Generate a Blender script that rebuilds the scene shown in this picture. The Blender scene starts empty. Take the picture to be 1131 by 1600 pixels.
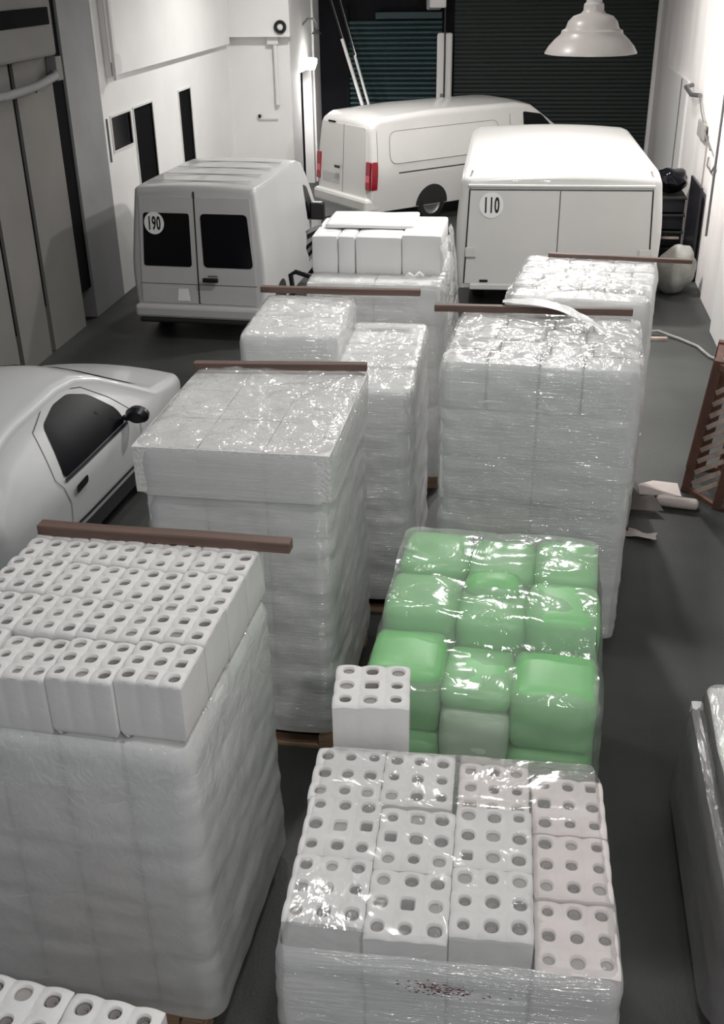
import bpy, bmesh, math, random
from mathutils import Vector, Matrix, noise
random.seed(7)
S = bpy.context.scene
COL = S.collection
R = math.radians
PI = math.pi

# ------------------------------------------------------------------ camera
def make_camera():
    th, yaw, roll = R(27.5), R(8.7), R(-1.0)
    fw = Vector((-math.sin(yaw)*math.cos(th), math.cos(yaw)*math.cos(th), -math.sin(th)))
    r = Vector((math.cos(yaw), math.sin(yaw), 0)); u = r.cross(fw)
    c, s = math.cos(roll), math.sin(roll)
    r2 = r*c + u*s; u2 = u*c - r*s
    m = Matrix((r2, u2, -fw)).transposed().to_4x4()
    m.translation = Vector((0, 0, 4.5))
    cd = bpy.data.cameras.new('camera'); cam = bpy.data.objects.new('camera', cd)
    COL.objects.link(cam); cam.matrix_world = m
    cd.sensor_fit = 'VERTICAL'; cd.sensor_height = 36.0
    cd.lens = 36.0*1650/1600
    cd.clip_start = .05; cd.clip_end = 200
    S.camera = cam
make_camera()

# ------------------------------------------------------------------ world, lights, exposure
S.view_settings.view_transform = 'Standard'; S.view_settings.look = 'None'
S.view_settings.exposure = 0.0; S.view_settings.gamma = 1; S.view_settings.use_curve_mapping = False
W = bpy.data.worlds.new('world'); S.world = W; W.use_nodes = True
W.node_tree.nodes['Background'].inputs[0].default_value = (.93, .96, 1, 1)
W.node_tree.nodes['Background'].inputs[1].default_value = .31

def area(name, loc, target, size, power, col=(1, .98, .95), spread=180):
    l = bpy.data.lights.new(name, 'AREA'); l.shape = 'DISK'; l.size = size; l.energy = power
    l.color = col; l.spread = R(spread)
    o = bpy.data.objects.new(name, l); COL.objects.link(o); o.location = loc
    d = Vector(target)-Vector(loc); o.rotation_euler = d.to_track_quat('-Z', 'Y').to_euler()
    return o
LAMPS_AND_FILLS = [((0.6, 16.0, 4.9), 270), ((0.1, 10.8, 5.6), 170), ((-3.3, 19.2, 5.6), 185), ((1.3, 19.0, 5.6), 60), ((0.2, 3.0, 6.3), 62), ((-1.7, 6.6, 6.2), 60), ((1.4, -1.2, 6.0), 110)]  # entries nearest the camera are unseen fills added to brighten the near stacks
for i, (p, e) in enumerate(LAMPS_AND_FILLS):
    area('lamp_and_fill_light', p, (p[0], p[1], 0), .38, e, spread=165)

# ------------------------------------------------------------------ materials
def mat(name, col, rough=.6, metal=0, bump=0, bscale=20, var=0, vscale=3, coat=0, spec=.5, sss=0, stretch=(1, 1, 1), emit=None):
    m = bpy.data.materials.new(name); m.use_nodes = True
    nt = m.node_tree; b = nt.nodes['Principled BSDF']
    b.inputs['Base Color'].default_value = (*col, 1); b.inputs['Roughness'].default_value = rough
    b.inputs['Metallic'].default_value = metal; b.inputs['Coat Weight'].default_value = coat
    b.inputs['Specular IOR Level'].default_value = spec
    tc = nt.nodes.new('ShaderNodeTexCoord'); mp = nt.nodes.new('ShaderNodeMapping')
    mp.inputs['Scale'].default_value = stretch; nt.links.new(tc.outputs['Object'], mp.inputs[0])
    if var:
        n = nt.nodes.new('ShaderNodeTexNoise'); n.inputs['Scale'].default_value = vscale; n.inputs['Detail'].default_value = 6
        nt.links.new(mp.outputs[0], n.inputs['Vector'])
        r = nt.nodes.new('ShaderNodeValToRGB')
        r.color_ramp.elements[0].position = .3; r.color_ramp.elements[1].position = .7
        r.color_ramp.elements[0].color = (*[c*(1-var) for c in col], 1)
        r.color_ramp.elements[1].color = (*[min(1, c*(1+var)) for c in col], 1)
        nt.links.new(n.outputs['Fac'], r.inputs[0]); nt.links.new(r.outputs[0], b.inputs['Base Color'])
    if bump:
        n = nt.nodes.new('ShaderNodeTexNoise'); n.inputs['Scale'].default_value = bscale; n.inputs['Detail'].default_value = 5
        nt.links.new(mp.outputs[0], n.inputs['Vector'])
        bp = nt.nodes.new('ShaderNodeBump'); bp.inputs['Strength'].default_value = bump; bp.inputs['Distance'].default_value = .02
        nt.links.new(n.outputs['Fac'], bp.inputs['Height']); nt.links.new(bp.outputs[0], b.inputs['Normal'])
    if emit:
        b.inputs['Emission Color'].default_value = (*emit[0], 1); b.inputs['Emission Strength'].default_value = emit[1]
    return m

def film_mat(name, scale, strength, base=.10, white=.10, tint=(.95, .96, .96), rough=.13):
    """thin clear polythene: mostly see-through, wrinkled gloss, a little milky"""
    m = bpy.data.materials.new(name); m.use_nodes = True
    nt = m.node_tree; nt.nodes.clear(); L = nt.links.new; N = nt.nodes.new
    out = N('ShaderNodeOutputMaterial'); tr = N('ShaderNodeBsdfTransparent'); gl = N('ShaderNodeBsdfGlossy'); df = N('ShaderNodeBsdfDiffuse')
    gl.inputs['Roughness'].default_value = rough; gl.inputs['Color'].default_value = (1, 1, 1, 1)
    df.inputs['Color'].default_value = (*tint, 1)
    tc = N('ShaderNodeTexCoord'); mp = N('ShaderNodeMapping'); mp.inputs['Scale'].default_value = scale
    L(tc.outputs['Object'], mp.inputs[0])
    n1 = N('ShaderNodeTexNoise'); n1.inputs['Scale'].default_value = 1; n1.inputs['Detail'].default_value = 4; n1.inputs['Distortion'].default_value = .6
    L(mp.outputs[0], n1.inputs['Vector'])
    a = N('ShaderNodeMath'); a.operation = 'SUBTRACT'; a.inputs[1].default_value = .5; L(n1.outputs['Fac'], a.inputs[0])
    a2 = N('ShaderNodeMath'); a2.operation = 'ABSOLUTE'; L(a.outputs[0], a2.inputs[0])
    a3 = N('ShaderNodeMath'); a3.operation = 'POWER'; a3.inputs[1].default_value = .6; L(a2.outputs[0], a3.inputs[0])
    bp = N('ShaderNodeBump'); bp.inputs['Strength'].default_value = strength; bp.inputs['Distance'].default_value = .03
    L(a3.outputs[0], bp.inputs['Height']); L(bp.outputs[0], gl.inputs['Normal'])
    lw = N('ShaderNodeFresnel'); lw.inputs['IOR'].default_value = 1.5
    ad = N('ShaderNodeMath'); ad.operation = 'ADD'; ad.use_clamp = True; ad.inputs[1].default_value = base; L(lw.outputs[0], ad.inputs[0])
    ad2 = N('ShaderNodeMath'); ad2.operation = 'MINIMUM'; ad2.inputs[1].default_value = .45; L(ad.outputs[0], ad2.inputs[0])
    m1 = N('ShaderNodeMixShader'); m1.inputs[0].default_value = white; L(tr.outputs[0], m1.inputs[1]); L(df.outputs[0], m1.inputs[2])
    m2 = N('ShaderNodeMixShader'); L(ad2.outputs[0], m2.inputs[0]); L(m1.outputs[0], m2.inputs[1]); L(gl.outputs[0], m2.inputs[2])
    L(m2.outputs[0], out.inputs[0])
    return m

M = {}
M['floor'] = mat('dark_concrete', (.042, .045, .043), .55, bump=.15, bscale=60, var=.5, vscale=.7)
M['wall'] = mat('white_plaster', (.80, .79, .78), .8, bump=.08, bscale=30, var=.03, vscale=1.2)
M['wallgrey'] = mat('grey_plaster', (.27, .27, .275), .7, bump=.08, bscale=20, var=.08, vscale=1.5)
M['wallpanel'] = mat('greige_panel', (.20, .192, .182), .65, var=.08, vscale=1)
M['stainwall'] = mat('stained_plaster', (.74, .71, .70), .8, bump=.1, bscale=15, var=.10, vscale=1.6, stretch=(1, 1, .35))
M['black'] = mat('black_opening', (.004, .004, .005), .8, spec=.1)
M['blackpl'] = mat('black_plastic', (.010, .010, .014), .35, bump=.05)
M['blackrough'] = mat('black_rubber', (.012, .012, .012), .8, bump=.2, bscale=80)
M['glass'] = mat('dark_window_glass', (.004, .004, .006), .12, spec=.22)
M['carglass'] = mat('tinted_car_glass', (.004, .004, .006), .3, spec=.06)
M['ceil'] = mat('ceiling_sheet', (.55, .55, .55), .9)
M['van'] = mat('white_van_paint', (.69, .68, .66), .28, coat=.5, var=.02, vscale=2)
M['greyvan'] = mat('grey_white_van_paint', (.52, .52, .52), .35, coat=.4, var=.03, vscale=2)
M['car'] = mat('white_car_paint', (.62, .63, .64), .32, coat=.5)
M['seam'] = mat('dark_gap', (.02, .02, .02), .8)
M['softseam'] = mat('grey_gap', (.12, .12, .12), .8)
M['sticker'] = mat('white_vinyl', (.88, .88, .87), .5)
M['ink'] = mat('black_ink', (.008, .008, .008), .6)
M['red'] = mat('red_lens', (.33, .008, .02), .15, coat=.5)
M['pink'] = mat('pale_red_lens', (.75, .12, .16), .15, coat=.5)
M['chrome'] = mat('bright_metal', (.7, .7, .7), .25, metal=1)
M['steel'] = mat('grey_steel', (.25, .25, .26), .4, metal=.8)
M['teal'] = mat('teal_shutter_paint', (.010, .028, .032), .5, var=.15, vscale=2)
M['green_shutter'] = mat('dark_green_shutter_paint', (.0022, .0075, .006), .6, var=.15, vscale=2)
M['darkwall'] = mat('black_painted_wall', (.006, .006, .008), .8, var=.1, spec=.15)
M['roll'] = mat('white_paper_rolls', (.75, .74, .735), .55, bump=.12, bscale=25, var=.03, vscale=5)
M['rollpink'] = mat('faintly_pink_paper_rolls', (.76, .70, .69), .55, bump=.12, bscale=25, var=.05, vscale=5)
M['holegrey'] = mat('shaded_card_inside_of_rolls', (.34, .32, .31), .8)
M['core'] = mat('grey_card_core', (.25, .23, .225), .8)
M['pack'] = mat('white_pack_film', (.78, .785, .78), .38, bump=.22, bscale=9, var=.03, vscale=4)
M['packbright'] = mat('bright_white_pack_film', (.80, .80, .795), .4, bump=.2, bscale=12, var=.02, vscale=4)
M['packpeb'] = mat('crinkled_white_pack_film', (.76, .755, .75), .4, bump=.5, bscale=45, var=.08, vscale=26)
M['green'] = mat('light_green_pack_film', (.25, .58, .25), .42, bump=.12, bscale=8, var=.10, vscale=3.5)
M['palegreen'] = mat('pale_green_white_pack', (.56, .70, .55), .36, bump=.15, bscale=8, var=.06, vscale=3)
M['wood'] = mat('brown_batten_wood', (.135, .082, .066), .55, bump=.25, bscale=40, var=.35, vscale=6, stretch=(.15, 2, 6))
M['pallet'] = mat('raw_pallet_wood', (.34, .22, .14), .75, bump=.3, bscale=30, var=.25, vscale=5, stretch=(.4, 3, 3))
M['crate'] = mat('red_brown_wood', (.13, .062, .045), .6, bump=.3, bscale=30, var=.3, vscale=6)
M['slat'] = mat('pale_slat_wood', (.42, .34, .29), .6, var=.25, vscale=8)
M['orange'] = mat('orange_slat_wood', (.30, .15, .07), .6, var=.25, vscale=8)
M['shade'] = mat('cream_lampshade_glass', (.66, .61, .58), .35, coat=.2)
M['pvc'] = mat('white_plastic', (.72, .71, .70), .45)
M['sack'] = mat('dusty_plastic_sack', (.30, .30, .275), .5, bump=.5, bscale=8, var=.15, vscale=6)
M['scrap'] = mat('pinkish_white_foam', (.60, .53, .50), .6, bump=.4, bscale=12, var=.1)
M['bulb'] = mat('lit_lamp_glass', (1, 1, 1), .4, emit=((1, .98, .94), 28))
M['lampdisc'] = mat('lit_lamp_disc', (1, 1, 1), .4, emit=((1, .98, .95), 6))
M['cardboard'] = mat('dusty_cardboard', (.33, .30, .28), .8, var=.15)
M['cloth'] = mat('white_cloth', (.7, .7, .7), .8, bump=.3)
M['film'] = film_mat('stretch_film', (3, 3, 42), .75, base=.08, rough=.10, white=.5)
M['filmtop'] = film_mat('loose_top_film', (7, 5, 7), .75, base=.08, white=.20, rough=.11)
M['filmclear'] = film_mat('clear_film', (3, 2.2, 5), .38, base=.02, white=.13, rough=.14)
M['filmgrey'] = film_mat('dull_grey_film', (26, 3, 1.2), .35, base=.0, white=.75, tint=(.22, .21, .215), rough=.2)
M['filmdiag'] = film_mat('slanted_stretch_film', (14, 9, 12), .7, base=.07, rough=.1, white=.5)

# ------------------------------------------------------------------ helpers
def link(name, bm, m, parent=None, smooth=True, loc=None, rot=None):
    me = bpy.data.meshes.new(name)
    bmesh.ops.recalc_face_normals(bm, faces=bm.faces)
    bm.to_mesh(me); bm.free()
    for k in (m if isinstance(m, (list, tuple)) else [m]): me.materials.append(k)
    if smooth:
        for p in me.polygons: p.use_smooth = True
    o = bpy.data.objects.new(name, me); COL.objects.link(o)
    if smooth:
        try: me.set_sharp_from_angle(angle=R(38))
        except Exception: pass
    if parent: o.parent = parent
    if loc: o.location = loc
    if rot: o.rotation_euler = rot
    return o
def tag(o, label, cat, group=None, kind=None):
    if label: o['label'] = label
    if cat: o['category'] = cat
    if group: o['group'] = group
    if kind: o['kind'] = kind
    return o
def thing(name, label, cat, loc=(0, 0, 0), rz=0, group=None):
    o = bpy.data.objects.new(name, None); COL.objects.link(o); o.location = loc; o.rotation_euler = (0, 0, rz)
    o.empty_display_size = .1
    return tag(o, label, cat, group)
def struct(o): o['kind'] = 'structure'; return o

def box(bm, x0, x1, y0, y1, z0, z1, bev=0, seg=2, mi=0, mtx=None):
    r = bmesh.ops.create_cube(bm, size=1)
    vs = r['verts']
    for v in vs:
        v.co = Vector(((x0+x1)/2+v.co.x*(x1-x0), (y0+y1)/2+v.co.y*(y1-y0), (z0+z1)/2+v.co.z*(z1-z0)))
    fs = set(f for v in vs for f in v.link_faces)
    if bev:
        es = list(set(e for v in vs for e in v.link_edges))
        g = bmesh.ops.bevel(bm, geom=es, offset=bev, segments=seg, profile=.5, affect='EDGES')
        fs = set(f for f in fs if f.is_valid) | set(g['faces'])
    if mtx:
        for v in set(v for f in fs for v in f.verts): v.co = mtx @ v.co
    for f in fs: f.material_index = mi
    return fs
def bx(*a, **k):
    bm = bmesh.new(); box(bm, *a, **k); return bm
def tube(pts, rad, seg=8, close=True, bm=None):
    bm = bm or bmesh.new(); rings = []
    pts = [Vector(p) for p in pts]
    for i, p in enumerate(pts):
        d = (pts[min(i+1, len(pts)-1)]-pts[max(i-1, 0)]).normalized()
        a = d.orthogonal().normalized() if i == 0 else (pa - d*pa.dot(d)).normalized()
        pa = a; b = d.cross(a)
        rr = rad[i] if isinstance(rad, (list, tuple)) else rad
        rings.append([bm.verts.new(p+(a*math.cos(t)+b*math.sin(t))*rr) for t in [2*PI*k/seg for k in range(seg)]])
    for r0, r1 in zip(rings, rings[1:]):
        for k in range(seg): bm.faces.new((r0[k], r0[(k+1) % seg], r1[(k+1) % seg], r1[k]))
    if close: bm.faces.new(rings[0][::-1]); bm.faces.new(rings[-1])
    return bm
def lathe(prof, seg=40, bm=None, mtx=None):
    bm = bm or bmesh.new(); rings = []
    for r, z in prof:
        if r < 1e-5: rings.append([bm.verts.new((0, 0, z))])
        else: rings.append([bm.verts.new((r*math.cos(2*PI*k/seg), r*math.sin(2*PI*k/seg), z)) for k in range(seg)])
    for a, b in zip(rings, rings[1:]):
        for k in range(seg):
            k2 = (k+1) % seg
            if len(a) == 1 and len(b) > 1: bm.faces.new((a[0], b[k], b[k2]))
            elif len(b) == 1 and len(a) > 1: bm.faces.new((a[k], b[0], a[k2]))
            elif len(a) > 1: bm.faces.new((a[k], b[k], b[k2], a[k2]))
    if mtx:
        for r_ in rings:
            for v in r_: v.co = mtx @ v.co
    return bm
def sstep(a, b, x):
    t = max(0, min(1, (x-a)/(b-a))); return t*t*(3-2*t)
def nz(x, y, z, s=0): return noise.noise(Vector((x+s*17.3, y-s*9.1, z+s*5.7)))

# ------------------------------------------------------------------ pack of rolls
def roll_pack(parent, x0, y0, nx, ny, d, h, ztop, m, name='roll_pack', seed=0, label=None, square=.25, cores=True, dy=None):
    """one polythene pack of upright rolls: scalloped sides, dished corners, deep core holes"""
    rs = random.Random(seed*31+nx*7+ny); dy = dy or d; Q = 8; NA = 4*Q
    hole = {(i, j): (rs.choice((2.2, 2.2, 2.6, 5)) if rs.random() < square*2 else 2.2, rs.uniform(.20, .265), rs.uniform(-.03, .03), rs.uniform(-.03, .03), rs.random()) for i in range(nx) for j in range(ny)}
    bm = bmesh.new(); top = {}
    sq = []
    for k in range(Q): sq.append((.5, -.5+k/Q))
    for k in range(Q): sq.append((.5-k/Q, .5))
    for k in range(Q): sq.append((-.5, .5-k/Q))
    for k in range(Q): sq.append((-.5+k/Q, -.5))
    def place(i, j, u, v, z, rim=False):
        a, b = i+.5+u, j+.5+v; x, y = a*d, b*dy
        ex = min(a, nx-a); ey = min(b, ny-b)
        if ex < .02: x += .0028*(abs(2*v))**3*(1 if a < nx/2 else -1)
        if ey < .02: y += .0028*(abs(2*u))**3*(1 if b < ny/2 else -1)
        e = min(ex, ey)
        if e < .12: z -= .006*(1-e/.12)**2
        return (x, y, z+.005*nz(x*6, y*6, seed*3.1))
    for (i, j), (p, hr, ox, oy, q) in hole.items():
        dep = .065 if q > .3 else .018
        rings = []
        for (f, kind) in ((.55, 'b'), (.80, 'b'), (.90, 'w'), (.97, 'w'), (1.06, 'r'), (1.22, 'r'), (.45, 'm'), (.75, 'm'), (1, 'e')):
            row = []
            for (su, sv) in sq:
                L = math.hypot(su, sv); cu, cv = su/L, sv/L
                sr = hr/((abs(cu)**p+abs(cv)**p)**(1/p))
                hu, hv = ox+cu*sr, oy+cv*sr
                if kind in 'bwr': u, v = ox+cu*sr*f, oy+cv*sr*f
                else: u, v = hu*1.22+(su-hu*1.22)*f, hv*1.22+(sv-hv*1.22)*f
                r = math.hypot(u, v)
                z = {'b': -dep, 'w': -dep if f < .93 else -.012, 'r': -.003 if f < 1.1 else .001}.get(kind, 0)
                if kind in 'me': z -= .010*sstep(.42, .70, r)
                if kind == 'e':
                    key = (round((i+.5+u)*Q), round((j+.5+v)*Q))
                    if key not in top: top[key] = bm.verts.new(place(i, j, u, v, z))
                    row.append(top[key])
                else: row.append(bm.verts.new(place(i, j, u, v, z)))
            rings.append(row)
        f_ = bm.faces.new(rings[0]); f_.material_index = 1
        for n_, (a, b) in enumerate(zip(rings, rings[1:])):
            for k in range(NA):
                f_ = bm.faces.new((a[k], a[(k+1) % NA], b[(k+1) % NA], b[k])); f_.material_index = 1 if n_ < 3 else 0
    NX, NY = nx*Q, ny*Q
    ring = [(a, 0) for a in range(NX)]+[(NX, b) for b in range(NY)]+[(a, NY) for a in range(NX, 0, -1)]+[(0, b) for b in range(NY, 0, -1)]
    prev = [top[k] for k in ring]; base = [tuple(v.co) for v in prev]; cx, cy = nx*d/2, ny*dy/2
    for zi, z in enumerate((-.022, -.05, -h*.5, -h*.85, -h+.02, -h)):
        inn = 0 if zi < 4 else (.006 if zi == 4 else .03); row = []
        for k, (x, y, _) in zip(ring, base):
            row.append(bm.verts.new((x+inn*(1 if x < cx else -1)*(k[0] in (0, NX)), y+inn*(1 if y < cy else -1)*(k[1] in (0, NY)), z)))
        for q in range(len(ring)):
            q2 = (q+1) % len(ring); bm.faces.new((prev[q], row[q], row[q2], prev[q2]))
        prev = row
    bm.faces.new(prev)
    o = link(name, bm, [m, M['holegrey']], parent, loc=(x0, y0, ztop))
    if label: o['label'] = label
    if cores:
        for (i, j), (p, hr, ox, oy, q) in hole.items():
            if q <= .3 or p > 3: continue
            co = bpy.data.objects.new('roll_core', COREMESH()); COL.objects.link(co); co.parent = o
            co.location = ((i+.5+ox)*d, (j+.5+oy)*dy, -.0635+.02*(q > .7)); k = (hr*.80)/.02; co.scale = (d*k, dy*k, 1)
    return o
_core = []
def COREMESH():
    if not _core:
        bm = lathe([(.0001, .0015), (.012, .0015), (.017, .002), (.0175, .03), (.0195, .03), (.020, .0)], 18)
        me = bpy.data.meshes.new('roll_core'); bm.to_mesh(me); bm.free(); me.materials.append(M['core'])
        for p in me.polygons: p.use_smooth = True
        _core.append(me)
    return _core[0]

# ------------------------------------------------------------------ soft pack (pillow box)
def soft_pack(parent, x0, x1, y0, y1, z0, z1, m, name='pack', r=.04, puff=.012, seed=0, cell=.05, top_cells=0):
    bm = bmesh.new(); w, d, h = x1-x0, y1-y0, z1-z0
    n = [max(4, min(18, int(s/cell))) for s in (w, d, h)]
    verts = {}
    def P(i, j, k):
        key = (i, j, k)
        if key in verts: return verts[key]
        # edge-biased spacing so that corners round off cleanly
        def pos(t, N, L):
            f = t/N
            return (f+.10*math.sin(2*PI*f)*-1)*L if N > 5 else f*L
        x, y, z = pos(i, n[0], w), pos(j, n[1], d), pos(k, n[2], h)
        c = Vector((min(max(x, r), w-r), min(max(y, r), d-r), min(max(z, r), h-r)))
        v = Vector((x, y, z))-c
        if v.length > 1e-6: v = c+v.normalized()*r
        else: v = c
        fx, fy, fz = x/w*2-1, y/d*2-1, z/h*2-1
        b = puff
        v.x += b*(1 if fx > 0 else -1)*(abs(fx) > .98)*(1-fy*fy)*(1-fz*fz)
        v.y += b*(1 if fy > 0 else -1)*(abs(fy) > .98)*(1-fx*fx)*(1-fz*fz)
        v.z += b*(1 if fz > 0 else 0)*(abs(fz) > .98)*(1-fx*fx)*(1-fy*fy)
        q = .004+puff*.2
        v += Vector((nz(v.x*5, v.y*5, v.z*5, seed), nz(v.x*5+31, v.y*5, v.z*5, seed), nz(v.x*5, v.y*5+47, v.z*5, seed)))*q
        verts[key] = bm.verts.new(v); return verts[key]
    nx, ny, nk = n
    for i in range(nx):
        for j in range(ny):
            bm.faces.new((P(i, j, 0), P(i, j+1, 0), P(i+1, j+1, 0), P(i+1, j, 0)))
            bm.faces.new((P(i, j, nk), P(i+1, j, nk), P(i+1, j+1, nk), P(i, j+1, nk)))
    for i in range(nx):
        for k in range(nk):
            bm.faces.new((P(i, 0, k), P(i+1, 0, k), P(i+1, 0, k+1), P(i, 0, k+1)))
            bm.faces.new((P(i, ny, k), P(i, ny, k+1), P(i+1, ny, k+1), P(i+1, ny, k)))
    for j in range(ny):
        for k in range(nk):
            bm.faces.new((P(0, j, k), P(0, j, k+1), P(0, j+1, k+1), P(0, j+1, k)))
            bm.faces.new((P(nx, j, k), P(nx, j+1, k), P(nx, j+1, k+1), P(nx, j, k+1)))
    return link(name, bm, m, parent, loc=(x0, y0, z0))

# ------------------------------------------------------------------ film shell
def film(parent, x0, x1, y0, y1, z0, z1, r=.09, wall='film', top='filmtop', amp=.010, tamp=.012, seed=0, flare=0, bands=0, prof=None, name='stretch_film', capz=None, ridge=0, sag=0):
    """closed wrap: side wall and top sheet; prof(z) gives an outward offset, capz(x,y) the top's height"""
    bm = bmesh.new(); cx, cy = (x0+x1)/2, (y0+y1)/2; hw, hd = (x1-x0)/2, (y1-y0)/2
    per = []; N = 13
    step = .03
    def arc(ax, ay, a0):
        for k in range(9): a = a0+PI/2*k/8; per.append((ax+r*math.cos(a), ay+r*math.sin(a), math.cos(a), math.sin(a)))
    def seg(xa, ya, xb, yb, nx, ny):
        L = math.hypot(xb-xa, yb-ya); n = max(2, int(L/step))
        for k in range(1, n): per.append((xa+(xb-xa)*k/n, ya+(yb-ya)*k/n, nx, ny))
    arc(hw-r, hd-r, 0); seg(hw-r, hd, -hw+r, hd, 0, 1); arc(-hw+r, hd-r, PI/2); seg(-hw, hd-r, -hw, -hd+r, -1, 0)
    arc(-hw+r, -hd+r, PI); seg(-hw+r, -hd, hw-r, -hd, 0, -1); arc(hw-r, -hd+r, 1.5*PI); seg(hw, -hd+r, hw, hd-r, 1, 0)
    nP = len(per); H = z1-z0; nz_ = int(H/.035); rows = []
    for k in range(nz_+1):
        z = z0+H*k/nz_; row = []
        e = .02*sstep(.06, 0, H-(z-z0))
        for (x, y, a, b) in per:
            f = amp*nz(x*3, y*3, z*11, seed)+amp*.6*nz(x*9, y*9, z*22+x*6, seed+3)
            if bands: f += bands*(abs(math.sin((z-z0)*PI/.25)))**.5 - bands
            off = f-e+flare*(1-(z-z0)/H)+(prof(z) if prof else 0)
            row.append(bm.verts.new((cx+x+a*off, cy+y+b*off, z)))
        rows.append(row)
    for r0, r1 in zip(rows, rows[1:]):
        for k in range(nP): k2 = (k+1) % nP; bm.faces.new((r0[k], r0[k2], r1[k2], r1[k]))
    last = rows[-1]; n = 22
    tops = prof(z1) if prof else 0
    for q in range(1, n+1):
        f = 1-q/n; row = []
        for k, (x, y, a, b) in enumerate(per):
            X, Y = (x+a*(tops-.02))*f, (y+b*(tops-.02))*f
            hgt = .014*sstep(0, .1, 1-f)
            rg = ridge*(1-abs(nz(X*2.4+Y, Y*2.4, 3.3, seed)))**3 if ridge else 0
            hh = z1+hgt+tamp*nz(X*7, Y*9, 1.1, seed)+.5*tamp*nz(X*19, Y*23, 4, seed)+rg-sag*sstep(0, .6, 1-f)
            if capz: hh = capz(cx+X, cy+Y)+tamp*nz(X*7, Y*9, 1.1, seed)+.01
            row.append(bm.verts.new((cx+X, cy+Y, hh)))
        if q == n:
            c = bm.verts.new(sum((v.co for v in row), Vector())/nP)
            for v in row: bm.verts.remove(v)
            for k in range(nP): bm.faces.new((last[k], last[(k+1) % nP], c)).material_index = 1
        else:
            for k in range(nP): bm.faces.new((last[k], last[(k+1) % nP], row[(k+1) % nP], row[k])).material_index = 1
        last = row
    return link(name, bm, [M[wall], M[top]], parent)

# ------------------------------------------------------------------ pallet
def pallet(label, cx, cy, w, d, rz, z=0):
    t = thing('wooden_pallet', label, 'pallet', (cx, cy, z), rz, 'wooden pallets under the stacks')
    for k in range(3):
        y = -d/2+.05+k*(d-.1)/2
        b = bmesh.new(); box(b, -w/2, w/2, y-.05, y+.05, 0, .02); link('bottom_board', b, M['pallet'], t, False)
        for q in range(3):
            x = -w/2+.06+q*(w-.12)/2
            b = bmesh.new(); box(b, x-.06, x+.06, y-.05, y+.05, .02, .10, bev=.003); link('block', b, M['pallet'], t, False)
    for q in range(3):
        x = -w/2+.06+q*(w-.12)/2
        b = bmesh.new(); box(b, x-.05, x+.05, -d/2, d/2, .10, .12); link('cross_board', b, M['pallet'], t, False)
    n = 7
    for k in range(n):
        y = -d/2+.05+k*(d-.1)/(n-1)
        b = bmesh.new(); box(b, -w/2, w/2, y-.045, y+.045, .12, .14, bev=.002); link('top_board', b, M['pallet'], t, False)
    return t

def batten(label, p0, p1, th=.055, hh=.05):
    p0, p1 = Vector(p0), Vector(p1); L = (p1-p0).length
    bm = bmesh.new(); box(bm, -L/2, L/2, -th/2, th/2, 0, hh, bev=.004, seg=1)
    bmesh.ops.subdivide_edges(bm, edges=[e for e in bm.edges if e.calc_length() > L*.6], cuts=10)
    for v in bm.verts: v.co.y += .006*nz(v.co.x*2, 0, p0.x*3); v.co.z += .004*nz(v.co.x*2.4, 5, p0.y)
    o = link('wooden_batten', bm, M['wood'], None, False)
    o.location = (p0+p1)/2; d = p1-p0
    o.rotation_euler = (0, -math.asin(d.z/L), math.atan2(d.y, d.x))
    return tag(o, label, 'batten', 'brown wooden battens across the stacks')

# ================================================================== ROOM
XL, XR, YB = -6.0, 2.72, 25.5
CZ = 7.0
struct(link('floor', bx(-9.5, 6, -3, 27, -.2, 0), M['floor'], smooth=False))
struct(link('ceiling', bx(-9.5, 6, 1.5, 27, CZ, CZ+.2), M['ceil'], smooth=False))
# left wall, running in three lengths: greige panels near the camera, a grey pier, then the white wall with its openings
def wall_with_holes(name, axis, pos, thick, a0, a1, z0, z1, holes, m):
    """axis 'x': wall on plane x=pos spanning y a0..a1; axis 'y': plane y=pos spanning x"""
    bm = bmesh.new()
    xs = sorted({a0, a1, *[h[0] for h in holes], *[h[1] for h in holes]}); zs = sorted({z0, z1, *[h[2] for h in holes], *[h[3] for h in holes]})
    for i in range(len(xs)-1):
        for k in range(len(zs)-1):
            mx, mz = (xs[i]+xs[i+1])/2, (zs[k]+zs[k+1])/2
            if any(h[0] < mx < h[1] and h[2] < mz < h[3] for h in holes): continue
            if axis == 'x': box(bm, pos, pos+thick, xs[i], xs[i+1], zs[k], zs[k+1])
            else: box(bm, xs[i], xs[i+1], pos, pos+thick, zs[k], zs[k+1])
    bmesh.ops.remove_doubles(bm, verts=bm.verts, dist=1e-5)
    return struct(link(name, bm, m, smooth=False))
wall_with_holes('wall_left', 'x', XL-.2, .2, 15.3, 22.5, 0, CZ, [(15.62, 16.45, 2.08, 2.54), (16.6, 17.5, .0, 2.55), (18.95, 19.65, 0, 2.55)], M['wall'])
struct(link('wall_left_backing', bx(-7.6, -7.5, 15.2, 22.6, 0, 3.2), M['black'], smooth=False))
struct(link('wall_left_near', bx(-7.0, -6.8, 1.5, 15.2, 0, CZ), M['wallgrey'], smooth=False))
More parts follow.
